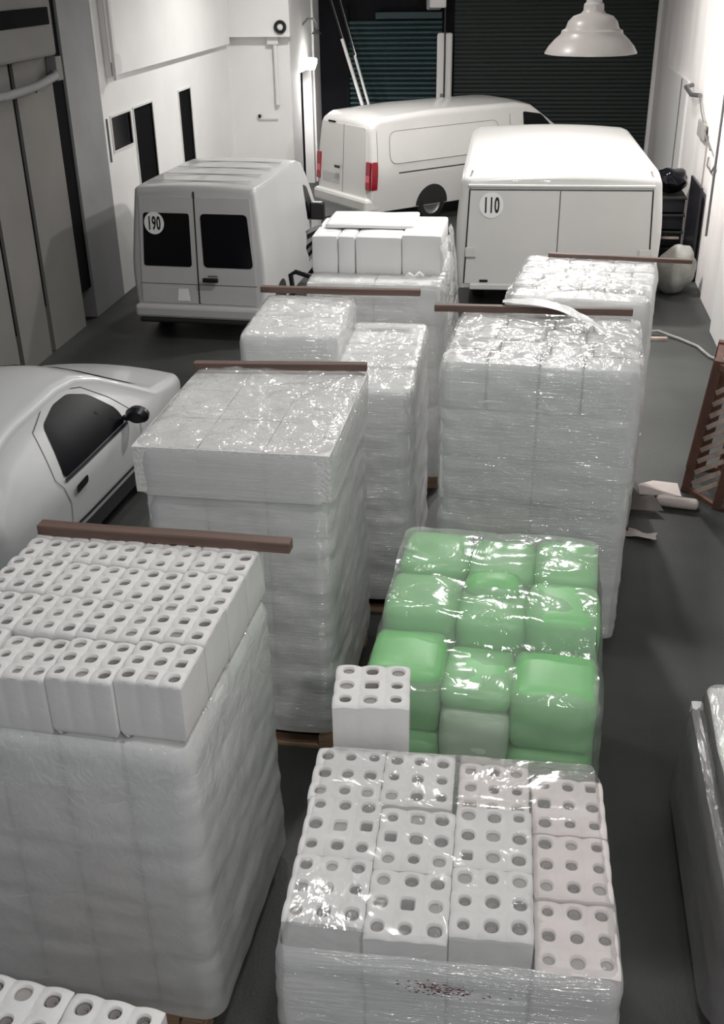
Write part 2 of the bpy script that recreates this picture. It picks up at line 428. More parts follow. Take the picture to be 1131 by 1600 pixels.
# openings
def opening(name, y0, y1, z0, z1, mp, inner):
    t = bpy.data.objects.new(name, None); COL.objects.link(t); struct(t)
    f = bmesh.new()
    for (a, b, c, d) in ((y0-.03, y0, z0, z1+.03), (y1, y1+.03, z0, z1+.03), (y0, y1, z1, z1+.03)): box(f, XL-.05, XL+.015, a, b, c, d)
    if z0 > .5: box(f, XL-.05, XL+.015, y0-.03, y1+.03, z0-.03, z0)
    link('frame', f, M['pvc'], t, False)
    link('pane' if z0 > .5 else 'door_leaf', bx(XL-.045, XL-.02, y0, y1, z0, z1), inner, t, False)
    return t
opening('window_1', 15.62, 16.45, 2.08, 2.54, M['pvc'], M['glass'])
opening('door_1', 16.6, 17.5, 0, 2.55, M['pvc'], M['black'])
opening('door_2', 18.95, 19.65, 0, 2.55, M['pvc'], M['black'])
# bulkhead above, a shallow projecting upper wall
struct(link('trim_1', bx(XL, XL+.10, 15.62, 22.28, 3.1, CZ, bev=.01), M['wall'], smooth=False))
struct(link('trim_2', bx(XL, -4.68, 22.28, 22.52, 3.22, CZ, bev=.01), M['wall'], smooth=False))
struct(link('wall_jut', bx(XL-.2, -4.74, 22.5, 22.8, 0, CZ), M['wall'], smooth=False))
wall_with_holes('wall_jut_side', 'x', -4.94, .2, 22.8, YB, 0, CZ, [(23.45, 24.7, 0, 2.46)], M['wall'])
struct(link('door_3', bx(-5.02, -4.96, 23.45, 24.7, 0, 2.46), M['black'], smooth=False))
# grey pier and greige panels on the near left
struct(link('wall_pier', bx(-6.8, XL+.02, 14.15, 15.3, 0, CZ, bev=.01), M['wallgrey'], smooth=False))
struct(link('trim_3', bx(-6.8, XL-.02, 13.75, 14.15, .45, CZ), M['black'], smooth=False))
struct(link('wall_panel', bx(-6.8, XL, 12.68, 13.75, 0, CZ), M['wallpanel'], smooth=False))
struct(link('trim_4', bx(-6.8, XL-.04, 12.55, 12.68, .6, 3.5), M['black'], smooth=False))
struct(link('wall_panel_narrow', bx(-6.8, XL, 11.75, 12.55, 0, CZ), M['wallpanel'], smooth=False))
struct(link('trim_5', bx(-6.8, XL-.04, 11.63, 11.75, .5, 3.5), M['black'], smooth=False))
struct(link('wall_panel_near', bx(-6.8, XL, 7.5, 11.63, 0, CZ), M['wallpanel'], smooth=False))
# back wall and its shutters
struct(link('wall_back', bx(-6.2, 5, YB+.1, YB+.3, 0, CZ), M['darkwall'], smooth=False))
def shutter(name, x0, x1, z0, z1, pitch, m, dep=.02):
    bm = bmesh.new(); n = int((z1-z0)/pitch); y = YB+.04
    prof = []
    for k in range(n):
        z = z0+k*pitch
        for f in (0, .12, .3, .5, .7, .88): prof.append((y+dep - dep*2*math.sin(PI*f)**.6, z+f*pitch))
    prof.append((y+dep, z1))
    vs = [[bm.verts.new((x, p[0], p[1])) for p in prof] for x in (x0, x1)]
    for k in range(len(prof)-1): bm.faces.new((vs[0][k], vs[1][k], vs[1][k+1], vs[0][k+1]))
    return struct(link(name, bm, m, smooth=True))
s1 = shutter('door_4', -4.02, -1.93, 0, 3.36, .105, M['teal'], .024)
link('shutter_box', bx(-3.4, -1.93, YB-.08, YB+.08, 3.38, 3.52, bev=.01), M['teal'], s1, False)
s2 = shutter('door_5', -1.66, 2.66, 0, 6.5, .088, M['green_shutter'], .005)
struct(link('trim_6', bx(-4.1, -4.02, YB-.03, YB+.1, 0, 3.6), M['darkwall'], smooth=False))
struct(link('trim_7', bx(-4.74, -4.70, YB-.6, YB+.1, 0, CZ), M['pvc'], smooth=False))
struct(link('trim_8', bx(2.66, 2.74, YB-.05, YB+.1, 0, CZ), M['pvc'], smooth=False))
# right wall: stepped
wall_right = struct(link('wall_right', bx(XR+.02, XR+.3, 15.9, YB+.3, 0, CZ), M['stainwall'], smooth=False))
struct(link('wall_right_near', bx(XR-.12, XR+.3, 2, 14.3, 0, CZ, bev=.01), M['wall'], smooth=False))
struct(link('wall_right_pier', bx(XR-.03, XR+.3, 14.3, 15.9, 0, CZ, bev=.01), M['stainwall'], smooth=False))
bm = bx(XR-.03, XR+.02, 19.9, 22.9, .35, 2.62, bev=.01)
struct(link('trim_9', bm, M['pvc'], smooth=False))
struct(link('trim_10', bx(XR-.045, XR-.03, 20.6, 20.64, .4, 2.6), M['softseam'], smooth=False))

# ================================================================== things on the walls
t = thing('ventilator', 'round black wall ventilator with pale hub above the vertical pipe', 'fan', (-4.86, 22.28, 3.40))
rx = Matrix.Rotation(R(90), 4, 'X')
link('housing', lathe([(0, 0), (.11, 0), (.125, .02), (.12, .05), (.085, .05), (.075, .03), (0, .03)], 36, mtx=rx), M['blackpl'], t)
link('hub', lathe([(0, .06), (.02, .06), (.045, .055), (.05, .03)], 24, mtx=rx), M['pvc'], t)
link('hub_ring', lathe([(.05, .05), (.062, .052), (.064, .03)], 24, mtx=rx), M['chrome'], t)
p = thing('vertical_pipe', 'white plastic downpipe with an elbow on the jutting white wall', 'pipe', (-5.02, 22.44, 1.95))
link('pipe', tube([(0, 0, 0), (0, 0, 1.15)], .045, 14), M['pvc'], p)
link('elbow', bx(-.16, .07, -.06, .05, 1.12, 1.32, bev=.02), M['pvc'], p, False)
t = thing('wall_tap', 'small dark tap on a thin rail low on the white jutting wall', 'tap', (-5.45, 22.46, 1.68))
link('rail', tube([(0, 0, 0), (.42, 0, 0)], .012, 8), M['pvc'], t)
link('tap_body', lathe([(0, -.03), (.025, -.03), (.035, 0), (.03, .03), (0, .04)], 16, mtx=Matrix.Translation((.03, 0, .045))), M['blackpl'], t)
t = thing('wall_lamp', 'small lit bulkhead lamp above the dark doorway beside the shutter', 'lamp', (-4.72, 23.9, 2.62))
link('lamp_glass', lathe([(0, -.14), (.09, -.13), (.13, -.04), (.15, .06), (.13, .09), (0, .1)], 24, mtx=Matrix.Translation((.12, 0, 0))), M['bulb'], t)
link('bracket', bx(-.02, .05, -.06, .06, -.03, .13, bev=.01), M['pvc'], t, False)
wl = area('wall_lamp_light', (-4.55, 23.9, 2.45), (-4.4, 23.4, 0), .2, 45)
t = thing('swan_neck_lamp', 'unlit grey curved wall lamp arm high beside the shutter edge', 'lamp', (-4.745, 23.9, 3.35))
link('arm', tube([(0, 0, 0), (.12, 0, .12), (.25, 0, .12), (.32, 0, .02), (.30, 0, -.1)], .022, 8), M['steel'], t)
link('lamp_head', lathe([(0, .06), (.04, .05), (.11, -.03), (.10, -.03), (0, .03)], 20, mtx=Matrix.Translation((.30, 0, -.14))), M['steel'], t)
t = tag(link('alarm_box', lathe([(0, 0), (.05, 0), (.06, .03), (.03, .06), (0, .06)], 20, mtx=Matrix.Rotation(R(90), 4, 'Y')), M['steel'], loc=(-4.70, 25.0, 3.18)), 'small round grey sensor by the left shutter edge', 'sensor')
# conduit on the pier/wall joint, upper left
t = thing('conduit', 'pale cable trunking ending at a small cap, top left of the white wall', 'conduit', (XL+.12, 15.5, 0))
link('trunking', bx(0, .05, .10, .20, 3.05, CZ, bev=.006), M['pvc'], t, False)
link('thin_pipe', tube([(.03, -.02, 3.3), (.03, -.02, CZ)], .018, 8), M['pvc'], t)
link('end_cap', lathe([(0, 0), (.14, 0), (.14, .03), (0, .04)], 24, mtx=Matrix.Translation((0, .3, 3.25)) @ Matrix.Rotation(R(90), 4, 'Y')), M['pvc'], t)
tag(link('wall_slot', bx(XL+.001, XL+.02, 15.42, 15.45, 1.95, 2.55), M['softseam'], smooth=False), 'thin grey vertical strip beside the small dark window', 'trim')
# duct, shelf on the near left wall
t = thing('air_duct', 'pale wall box with a long black slot, top left corner', 'duct', (XL+.003, 12.5, 3.95))
link('duct_body', bx(.0, .16, -.9, 1.15, -.42, .28, bev=.04), M['wallpanel'], t, False)
link('black_slot', bx(.155, .19, -.8, .98, -.06, .13, bev=.01), M['black'], t, False)
t = thing('curved_rail', 'white curved rail across the greige panels under the black slot', 'rail', (XL+.003, 12.5, 3.25))
link('rail', tube([(.05, -1.2, -.02), (.2, -.5, -.03), (.22, .3, 0), (.16, 1.0, .05), (.04, 1.2, .08)], .05, 10), M['wallgrey'], t)
link('bracket', bx(0, .14, 1.12, 1.3, -.02, .26, bev=.01), M['wallpanel'], t, False)
link('hook', lathe([(0, 0), (.03, .05), (.012, .06)], 4, mtx=Matrix.Translation((.08, .55, -.11))), M['black'], t)
# inclined white and black poles leaning beside the shutter
for i, (x0, x1, lab) in enumerate(((-4.32, -3.55, 'left'), (-4.12, -3.42, 'right'))):
    t = thing('leaning_pole', 'slim white and black pole leaning by the teal shutter, %s of two' % lab, 'pole', (0, YB-.25, 0))
    a, b = Vector((x0-.12, .1, 3.95)), Vector((x1+.15, -.35, .9)); q = .31 if i == 0 else .42
    mid = a.lerp(b, q)
    link('upper_pole', tube([a, mid], .016, 8), M['blackpl'], t)
    link('edge_strip', tube([a+Vector((.03, -.01, 0)), mid+Vector((.03, -.01, 0))], .008, 6), M['chrome'], t)
    link('white_sleeve', tube([mid, b], .040 if i == 0 else .03, 10), M['pvc'], t)
# white column cover between the shutters, cable
t = thing('column_guard', 'white rounded column guard with black cable between the two shutters', 'column', (-1.86, YB-.05, 0))
link('guard', bx(-.17, .17, -.12, .08, 0, 3.1, bev=.05), M['pvc'], t, False)
link('cable', tube([(.0, -.14, .3), (.01, -.14, 2.6), (0, -.14, 4.4)], .018, 8), M['blackpl'], t)
link('socket', bx(-.08, .0, -.17, -.1, 1.72, 1.86, bev=.01), M['steel'], t, False)
t = thing('projecting_sign', 'white and grey rounded fitting hanging above the column guard', 'fitting', (-1.95, YB-.2, 3.55))
link('fitting_body', bx(-.32, .02, -.06, .06, 0, .5, bev=.05), M['steel'], t, False)
link('fitting_face', bx(-.24, .12, -.10, -.05, .05, .5, bev=.03), M['pvc'], t, False)

# right wall fittings
t = thing('wall_hook', 'rusty bent bracket with trailing wire high on the right wall', 'hook', (XR, 18.9, 2.5))
link('bracket', tube([(0, 0.6, .1), (-.12, .5, .08), (-.10, -.1, .02), (-.02, -.5, .05)], .035, 8), M['steel'], t)
link('wire', tube([(-.02, -.4, .05), (-.05, -1.0, -.12), (-.03, -1.7, -.42), (-.05, -2.3, -.5)], .012, 6), M['softseam'], t)
link('rag', bx(-.05, -.01, -1.5, -.8, -.5, -.25, bev=.02), M['sack'], t, False)
t = tag(link('wall_cable', tube([(XR-.01, 16.9, 1.85), (XR-.03, 16.8, 1.75), (XR-.02, 16.4, 1.72), (XR-.02, 16.2, 1.85)], .014, 6), M['steel']), 'short curled grey cable end on the right wall', 'cable')
tag(link('wall_crack_strip', bx(XR+.0, XR+.03, 17.3, 17.36, 1.35, 2.1), M['cardboard'], smooth=False), 'thin brown vertical strip on the stained right wall', 'strip')
tag(link('wall_conduit', tube([(XR-.05, 15.98, .9), (XR-.05, 15.98, CZ)], .018, 8), M['softseam']), 'long thin dark vertical conduit on the right wall', 'conduit')

# pendant lamps
def pendant(label, x, y, z, r, lit):
    t = thing('pendant_lamp', label, 'lamp', (x, y, z))
    k = r/.28
    prof = [(.045, .285), (.060, .27), (.062, .235), (.075, .22), (.12, .205), (.15, .175), (.158, .15), (.165, .135), (.185, .125), (.19, .105), (.225, .075), (.262, .035), (.28, .005), (.283, -.004), (.275, -.006), (.255, .03), (.18, .095), (.14, .16), (.05, .2), (.0, .205)]
    link('lamp_shade', lathe([(a*k, b*k) for a, b in prof], 56), M['shade'], t)
    link('lamp_holder', lathe([(0, .39*k), (.03*k, .385*k), (.036*k, .33*k), (.048*k, .32*k), (.046*k, .27*k), (0, .26*k)], 24), M['pvc'], t)
    link('cord', tube([(0, 0, .38*k), (0, 0, CZ-z)], .008, 6), M['blackpl'], t)
    if lit: link('bulb', lathe([(0, -.002), (.16*k, -.002), (.17*k, .03*k), (0, .06*k)], 24), M['lampdisc'], t)
    return t
pendant('unlit cream stepped pendant lamp hanging before the dark green shutter', 0.36, 7.0, 4.00, .27, False)
for i, (p, e) in enumerate(LAMPS_AND_FILLS[:4]):
    pendant('lit pendant lamp high over the %s' % ('cream van 110', 'wrapped stacks', 'grey van 190', 'far white van')[i], p[0], p[1], p[2]+.06, .28, True)

# ================================================================== VEHICLES
class Veh:
    """body defined by half-width W(y,z) and top line; everything is bent by the same functions"""
    def __init__(s, L, top, half, z0, tumble, nose=None, shear=None, crown=.04, rad=.10, zb=1.0):
        s.L, s.top, s.half, s.z0, s.tumble, s.crown, s.rad, s.zb = L, top, half, z0, tumble, crown, rad, zb
        s.shear = shear or (lambda y, z: 0)
    def interp(s, tab, y):
        if y <= tab[0][0]: return tab[0][1]
        for (a, va), (b, vb) in zip(tab, tab[1:]):
            if y <= b:
                return va+(vb-va)*(y-a)/(b-a)
        return tab[-1][1]
    def W(s, y, z):
        w = s.interp(s.half, y)
        if z > s.zb: w -= s.tumble*(z-s.zb)**1.15
        else: w -= .05*((s.zb-z)/max(.01, s.zb-s.z0))**2
        return max(w, .02)
    def section(s, y):
        zt = s.interp(s.top, y); r = s.rad
        pts = []
        zs = [s.z0, s.z0+.03]+[s.z0+.03+(zt-r-s.z0-.03)*k/9 for k in range(1, 10)]
        for z in zs: pts.append((s.W(y, z), z))
        w = s.W(y, zt-r)
        for k in range(1, 6):
            a = PI/2*k/6
            pts.append((w-r*(1-math.cos(a)), zt-r+r*math.sin(a)))
        wr = w-r
        for k in range(0, 5): f = 1-k/5; pts.append((wr*f, zt+s.crown*(1-f*f)))
        pts.append((0, zt+s.crown))
        return pts
    def map(s, x, y, z): return Vector((x, y+s.shear(y, z), z))
    def body(s, ys, endr=.07):
        bm = bmesh.new(); rings = []
        def ring(y, inset):
            base = s.section(y); zt = base[-1][1]
            R_ = [(max(0, x-inset*(1 if x > 0.01 else 0)), (z+inset if z < s.z0+.02 else (z-inset if z > zt-.25 else z))) for x, z in base]
            full = R_+[(-x, z) for x, z in reversed(R_[:-1])]
            return full
        Y = [(0, endr*.8), (endr*.2, endr*.3), (endr*.6, endr*.06)]+[(y, 0) for y in ys]+[(s.L-endr*.6, endr*.06), (s.L-endr*.2, endr*.3), (s.L, endr*.8)]
        for y, ins in Y:
            rings.append([bm.verts.new(s.map(x, y, z)) for x, z in ring(y, ins)])
        n = len(rings[0])
        for a, b in zip(rings, rings[1:]):
            for k in range(n): bm.faces.new((a[k], a[(k+1) % n], b[(k+1) % n], b[k]))
        bm.faces.new(rings[0]); bm.faces.new(rings[-1])
        return bm
    def side_patch(s, poly, side, off=.006, th=.0, sub=.12, rnd=0, mi=0, bm=None):
        """polygon in (y,z) laid on the flank"""
        bm = bm or bmesh.new(); b2 = bmesh.new()
        vs = [b2.verts.new((y, z, 0)) for y, z in (roundpoly(poly, rnd) if rnd else poly)]
        f = b2.faces.new(vs); bmesh.ops.triangulate(b2, faces=[f])
        for _ in range(4):
            es = [e for e in b2.edges if e.calc_length() > sub]
            if not es: break
            bmesh.ops.subdivide_edges(b2, edges=es, cuts=1); bmesh.ops.triangulate(b2, faces=b2.faces)
        idx = {}
        for v in b2.verts:
            y, z = v.co.x, v.co.y
            p = s.map(side*(s.W(y, z)+off), y, z); idx[v] = bm.verts.new(p)
        for f in b2.faces: bm.faces.new([idx[v] for v in f.verts])
        b2.free(); return bm
    def side_line(s, pts, side, wd=.012, off=.004):
        bm = bmesh.new(); P = []
        for (a, b) in zip(pts, pts[1:]):
            n = max(1, int(math.dist(a, b)/.08))
            for k in range(n): P.append((a[0]+(b[0]-a[0])*k/n, a[1]+(b[1]-a[1])*k/n))
        P.append(pts[-1]); L_, R__ = [], []
        for i, p in enumerate(P):
            q0, q1 = P[max(i-1, 0)], P[min(i+1, len(P)-1)]
            d = Vector((q1[0]-q0[0], q1[1]-q0[1])).normalized(); nn = Vector((-d.y, d.x))*wd/2
            for lst, sg in ((L_, 1), (R__, -1)):
                y, z = p[0]+nn.x*sg, p[1]+nn.y*sg
                lst.append(bm.verts.new(s.map(side*(s.W(y, z)+off), y, z)))
        for i in range(len(P)-1): bm.faces.new((L_[i], L_[i+1], R__[i+1], R__[i]))
        return bm
    def rear_patch(s, poly, off=.006, rnd=0, th=.01):
        """polygon in (x,z) laid on the rear face, as a thin plate"""
        poly = roundpoly(poly, rnd) if rnd else poly
        bm = bmesh.new(); a = [bm.verts.new(s.map(x, -off, z)) for x, z in poly]; b = [bm.verts.new(s.map(x, -off+th, z)) for x, z in poly]
        bm.faces.new(a); bm.faces.new(b[::-1]); n = len(a)
        for k in range(n): bm.faces.new((a[k], a[(k+1) % n], b[(k+1) % n], b[k]))
        return bm
def roundpoly(poly, r, seg=6):
    out = []; n = len(poly)
    for i in range(n):
        p, a, b = Vector(poly[i]), Vector(poly[i-1]), Vector(poly[(i+1) % n])
        da, db = (a-p), (b-p); rr = min(r, da.length*.45, db.length*.45)
        s_, e_ = p+da.normalized()*rr, p+db.normalized()*rr
        for k in range(seg+1):
            t = k/seg; q = s_*(1-t)**2+p*2*t*(1-t)+e_*t*t; out.append((q.x, q.y))
    return out
def wheel(parent, x, y, r, w=.19, side=1):
    mt = Matrix.Translation((x, y, r)) @ Matrix.Rotation(R(90)*side, 4, 'Y')
    o = link('tyre', lathe([(r*.62, -w/2), (r*.9, -w/2), (r, -w*.36), (r, w*.36), (r*.9, w/2), (r*.62, w/2)], 40, mtx=mt), M['blackrough'], parent)
    link('rim', lathe([(0, w*.30), (r*.2, w*.34), (r*.4, w*.25), (r*.58, w*.36), (r*.63, w*.44)], 32, mtx=mt), M['steel'], o)
def digits(parent, text, v, cx, cz, size, off, m=None):
    cu = bpy.data.curves.new('digits', 'FONT'); cu.body = text; cu.size = 1; cu.align_x = 'CENTER'; cu.align_y = 'CENTER'; cu.resolution_u = 4; cu.space_character = 1.1; cu.offset = .03
    ob = bpy.data.objects.new('digits_tmp', cu); COL.objects.link(ob)
    dg = bpy.context.evaluated_depsgraph_get(); me = bpy.data.meshes.new_from_object(ob.evaluated_get(dg))
    bpy.data.objects.remove(ob); 
    for vt in me.vertices:
        x, z = vt.co.x*size*.56+cx, vt.co.y*size*1.15+cz
        vt.co = v.map(x, -off, z)
    me.materials.append(M['ink']); o = bpy.data.objects.new('number', me); COL.objects.link(o); o.parent = parent
    return o
def sticker(parent, v, text, cx, cz, r, off=.02):
    poly = [(cx+r*math.cos(2*PI*k/40), cz+r*1.05*math.sin(2*PI*k/40)) for k in range(40)]
    o = link('number_sticker', v.rear_patch(poly, off, th=.004), M['sticker'], parent, False)
    o['label'] = 'white round sticker reading '+text
    digits(o, text, v, cx, cz-.008, r*1.5, off+.003)

# ---- grey van 190
v = Veh(3.95, [(0, 1.97), (2.2, 1.98), (2.45, 1.96), (2.6, 1.90), (3.1, 1.22), (3.2, 1.12), (3.75, .98), (3.95, .80)],
        [(0, .92), (.6, .94), (3.0, .90), (3.6, .84), (3.95, .74)], .30, .11, crown=.03, rad=.045, zb=.95,
        shear=lambda y, z: .075*(z-.4)*max(0, 1-y/2.0))
t = thing('parked_van', 'small grey-white panel van with twin rear windows and a round 190 sticker', 'van', (-4.17, 13.30, 0), R(-3))
link('body', v.body([.12, .3, .6, 1, 1.5, 2, 2.35, 2.55, 2.7, 2.9, 3.1, 3.2, 3.4, 3.75]), M['greyvan'], t)
for sg, nm in ((-1, 'left'), (1, 'right')):
    x0, x1 = (-.80, -.008) if sg < 0 else (.008, .80)
    dz = link('rear_door', v.rear_patch([(x0, .50), (x1, .50), (x1, 1.86), (x0*.93 if sg < 0 else x0, 1.86)] if sg < 0 else [(x0, .50), (x1, .50), (x1*.93, 1.86), (x0, 1.86)], .012, .03, .02), M['greyvan'], t, False)
    if sg < 0: g = link('rear_window', v.rear_patch([(-.74, .98), (-.075, .98), (-.075, 1.66), (-.70, 1.66)], .018, .04), M['glass'], t, False); sticker(g, v, '190', -.555, 1.53, .135, .024)
    else: link('rear_window', v.rear_patch([(.09, .98), (.76, .98), (.70, 1.66), (.075, 1.66)], .018, .06), M['glass'], t, False)
link('door_gap', v.rear_patch([(-.010, .5), (.010, .5), (.010, 1.93), (-.010, 1.93)], .0135), M['seam'], t, False)
link('waist_crease', v.rear_patch([(-.80, .745), (.80, .745), (.80, .755), (-.80, .755)], .0135), M['softseam'], t, False)
h = link('door_handle', bx(.08, .29, -.055, -.01, .80, .855, bev=.012), M['blackpl'], t, False)
link('handle_recess', bx(.15, .28, -.018, -.005, .865, .885, bev=.004), M['softseam'], t, False)
pl = link('number_plate_recess', v.rear_patch([(-.78, .53), (-.14, .53), (-.14, .70), (-.78, .70)], .0145, .01), M['greyvan'], t, False)
link('blank_plate', v.rear_patch([(-.30, .53), (-.13, .53), (-.15, .69), (-.28, .69)], .018), M['sticker'], t, False)
link('rear_bumper', bx(-.90, .90, -.07, .25, .30, .47, bev=.04), M['greyvan'], t, False)
link('bumper_rubber', bx(-.84, .84, -.08, .1, .24, .30, bev=.02), M['blackrough'], t, False)
for k in range(4):
    y = .45+k*.5
    bm = bx(-.68, .68, y-.02, y+.02, 1.995, 2.025, bev=.01)
    bmesh.ops.scale(bm, vec=(1, 1, .3), verts=bm.verts, space=Matrix.Translation((0, 0, -2.01))); link('roof_rib', bm, M['greyvan'], t, True)
link('windscreen', bx(-.64, .64, -.36, .36, -.01, .01, bev=.005), M['glass'], t, False, loc=(0, 2.865, 1.575), rot=(R(-53.5), 0, 0))
for sx in (-1, 1):
    for y in (.75, 3.25): wheel(t, sx*.80, y, .30, side=sx)
    link('wheel_arch', v.side_patch([(.75+.36*math.cos(a), .30+.36*math.sin(a)) for a in [PI*k/14 for k in range(15)]], sx, .002), M['seam'], t)
    link('side_window', v.side_patch([(2.45, 1.10), (2.95, 1.10), (2.65, 1.55), (2.45, 1.62)], sx, .004, rnd=.05), M['glass'], t)
    link('wing_mirror', bx(*( (.90, 1.12) if sx > 0 else (-1.12, -.90)), 2.55, 2.68, 1.08, 1.34, bev=.03), M['blackpl'], t, False)

# ---- van 110, cream, wide
v = Veh(5.0, [(0, 1.86), (.35, 1.95), (4.2, 1.97), (4.4, 1.92), (4.95, 1.5), (5.0, 1.2)],
        [(0, 1.41), (.6, 1.41), (4.0, 1.38), (5.0, 1.15)], .32, .10, crown=.05, rad=.13, zb=1.2,
        shear=lambda y, z: .05*(z-.4)*max(0, 1-y/2.0))
t = thing('parked_van', 'large cream-white van with flat double rear doors and a round 110 sticker', 'van', (.52, 14.95, 0), R(1.5))
link('body', v.body([.12, .22, .35, .6, 1, 2, 3, 4, 4.2, 4.4, 4.7, 4.9], .10), M['van'], t)
for sg in (-1, 1):
    P = [(-1.28, .42), (-.006, .42), (-.006, 1.70), (-1.23, 1.70)] if sg < 0 else [(.006, .42), (1.28, .42), (1.23, 1.70), (.006, 1.70)]
    d = link('rear_door', v.rear_patch(P, .014, .01, .02), M['van'], t, False)
    if sg < 0: sticker(d, v, '110', -.93, 1.50, .165, .024)
    e = 1.28*sg
    link('door_gap', v.rear_patch([(e-.010, .42), (e+.010, .42), (e-.05*sg+.010, 1.72), (e-.05*sg-.010, 1.72)], .0165), M['seam'], t, False)
    hg = bx(*sorted((sg*1.12, sg*1.27)), -.035, -.01, .80, .93, bev=.006)
    link('hinge', hg, M['van'], t, False)
link('top_gap', v.rear_patch([(-1.24, 1.695), (1.24, 1.695), (1.24, 1.715), (-1.24, 1.715)], .017), M['softseam'], t, False)
link('middle_gap', v.rear_patch([(-.007, .42), (.007, .42), (.007, 1.7), (-.007, 1.7)], .0165), M['softseam'], t, False)
link('latch', v.rear_patch([(-1.06, .44), (-.94, .44), (-.94, .475), (-1.06, .475)], .022, .01), M['blackpl'], t, False)
link('roof_overhang', (lambda bm: bm)(bx(-1.26, 1.26, -.02, .06, 1.735, 1.775, bev=.018)), M['van'], t, True, loc=(0, .06, 0))
link('rear_bumper', bx(-1.2, 1.2, -.03, .2, .33, .42, bev=.02), M['van'], t, False)
for sx in (-1, 1):
    link('roof_gutter', tube([(sx*1.20, .15+k*.4, 1.93+.005*k*(k < 5)) for k in range(11)], .016, 8), M['van'], t)
    for y in (.9, 4.0): wheel(t, sx*1.08, y, .33, side=sx)
    link('side_window', v.side_patch([(3.5, 1.2), (4.3, 1.2), (4.2, 1.7), (3.5, 1.7)], sx, .004, rnd=.05), M['glass'], t)

# ---- far white van, seen three-quarter
v = Veh(5.7, [(0, 1.86), (.25, 1.97), (1.5, 2.02), (3.6, 2.00), (4.0, 1.93), (4.8, 1.42), (4.95, 1.30), (5.5, 1.08), (5.7, .85)],
        [(0, .96), (.5, .98), (4.4, .98), (5.2, .88), (5.7, .72)], .30, .15, crown=.05, rad=.12, zb=1.05,
        shear=lambda y, z: .06*(z-.4)*max(0, 1-y/1.5))
ang = R(-48)
t = thing('parked_van', 'white high-sided van parked at an angle before the shutters, red tail lamp', 'van', (-3.44, 20.70, 0), ang)
link('body', v.body([.12, .25, .5, 1, 1.5, 2, 2.5, 3, 3.6, 3.8, 4.0, 4.3, 4.6, 4.8, 4.95, 5.2, 5.5], .09), M['van'], t)
for sg in (-1, 1):
    P = [(-.82, .50), (-.006, .50), (-.006, 1.80), (-.74, 1.80)] if sg < 0 else [(.006, .50), (.82, .50), (.74, 1.80), (.006, 1.80)]
    link('rear_door', v.rear_patch(P, .012, .03, .02), M['van'], t, False)
    lp = v.rear_patch([(sg*.80, .72), (sg*.93, .72), (sg*.93, 1.22), (sg*.80, 1.22)], .03, .02, .04)
    tl = link('tail_lamp', lp, M['red'], t, False)
    link('pale_lens', v.rear_patch([(sg*.805, .86), (sg*.925, .86), (sg*.925, .98), (sg*.805, .98)], .034), M['pink'], tl, False)
    link('lamp_side', v.side_patch([(.0, .72), (.13, .72), (.13, 1.22), (.0, 1.22)], sg, .012, rnd=.03), M['red'], tl)
link('middle_gap', v.rear_patch([(-.007, .5), (.007, .5), (.007, 1.8), (-.007, 1.8)], .0135), M['softseam'], t, False)
link('door_handle', bx(-.22, -.06, -.04, -.01, 1.0, 1.05, bev=.01), M['blackpl'], t, False)
link('number_plate_recess', v.rear_patch([(-.72, .70), (-.1, .70), (-.1, .88), (-.72, .88)], .016, .04), M['greyvan'], t, False)
link('rear_bumper', bx(-.93, .93, -.10, .25, .30, .56, bev=.06), M['van'], t, False)
link('brake_light', v.rear_patch([(-.55, 1.80), (-.30, 1.80), (-.30, 1.83), (-.55, 1.83)], .02), M['black'], t, False)
for sx in (-1, 1):
    for y in (1.45, 4.6): wheel(t, sx*.85, y, .33, side=sx)
    for y in (1.45, 4.6): link('wheel_arch', v.side_patch([(y+.38*math.cos(a), .31+.38*math.sin(a)) for a in [PI*k/16 for k in range(17)]], sx, .003), M['seam'], t)
    link('front_window', v.side_patch([(3.75, 1.30), (4.70, 1.32), (4.22, 1.74), (3.75, 1.82)], sx, .005, rnd=.05), M['glass'], t)
    link('blank_window_panel', v.side_patch([(.42, 1.15), (3.1, 1.15), (3.1, 1.72), (.42, 1.72)], sx, .006, rnd=.18), M['van'], t)
    link('panel_outline', v.side_line(roundpoly([(.42, 1.15), (3.1, 1.15), (3.1, 1.72), (.42, 1.72)], .18)+[(.42, 1.3)], sx, .008, .0075), M['softseam'], t)
    link('door_track', v.side_line([(.62, .98), (2.6, .98)], sx, .022), M['seam'], t)
    link('panel_gap', v.side_line([(.14, .7), (.14, 1.75)], sx, .007), M['softseam'], t)
    link('door_gap', v.side_line([(3.4, .45), (3.4, 1.8)], sx, .010), M['softseam'], t)
link('windscreen', (lambda bm: bm)(bx(-.70, .70, -.40, .40, -.01, .01, bev=.005)), M['glass'], t, False, loc=(0, 4.42, 1.715), rot=(R(-32.5), 0, 0))

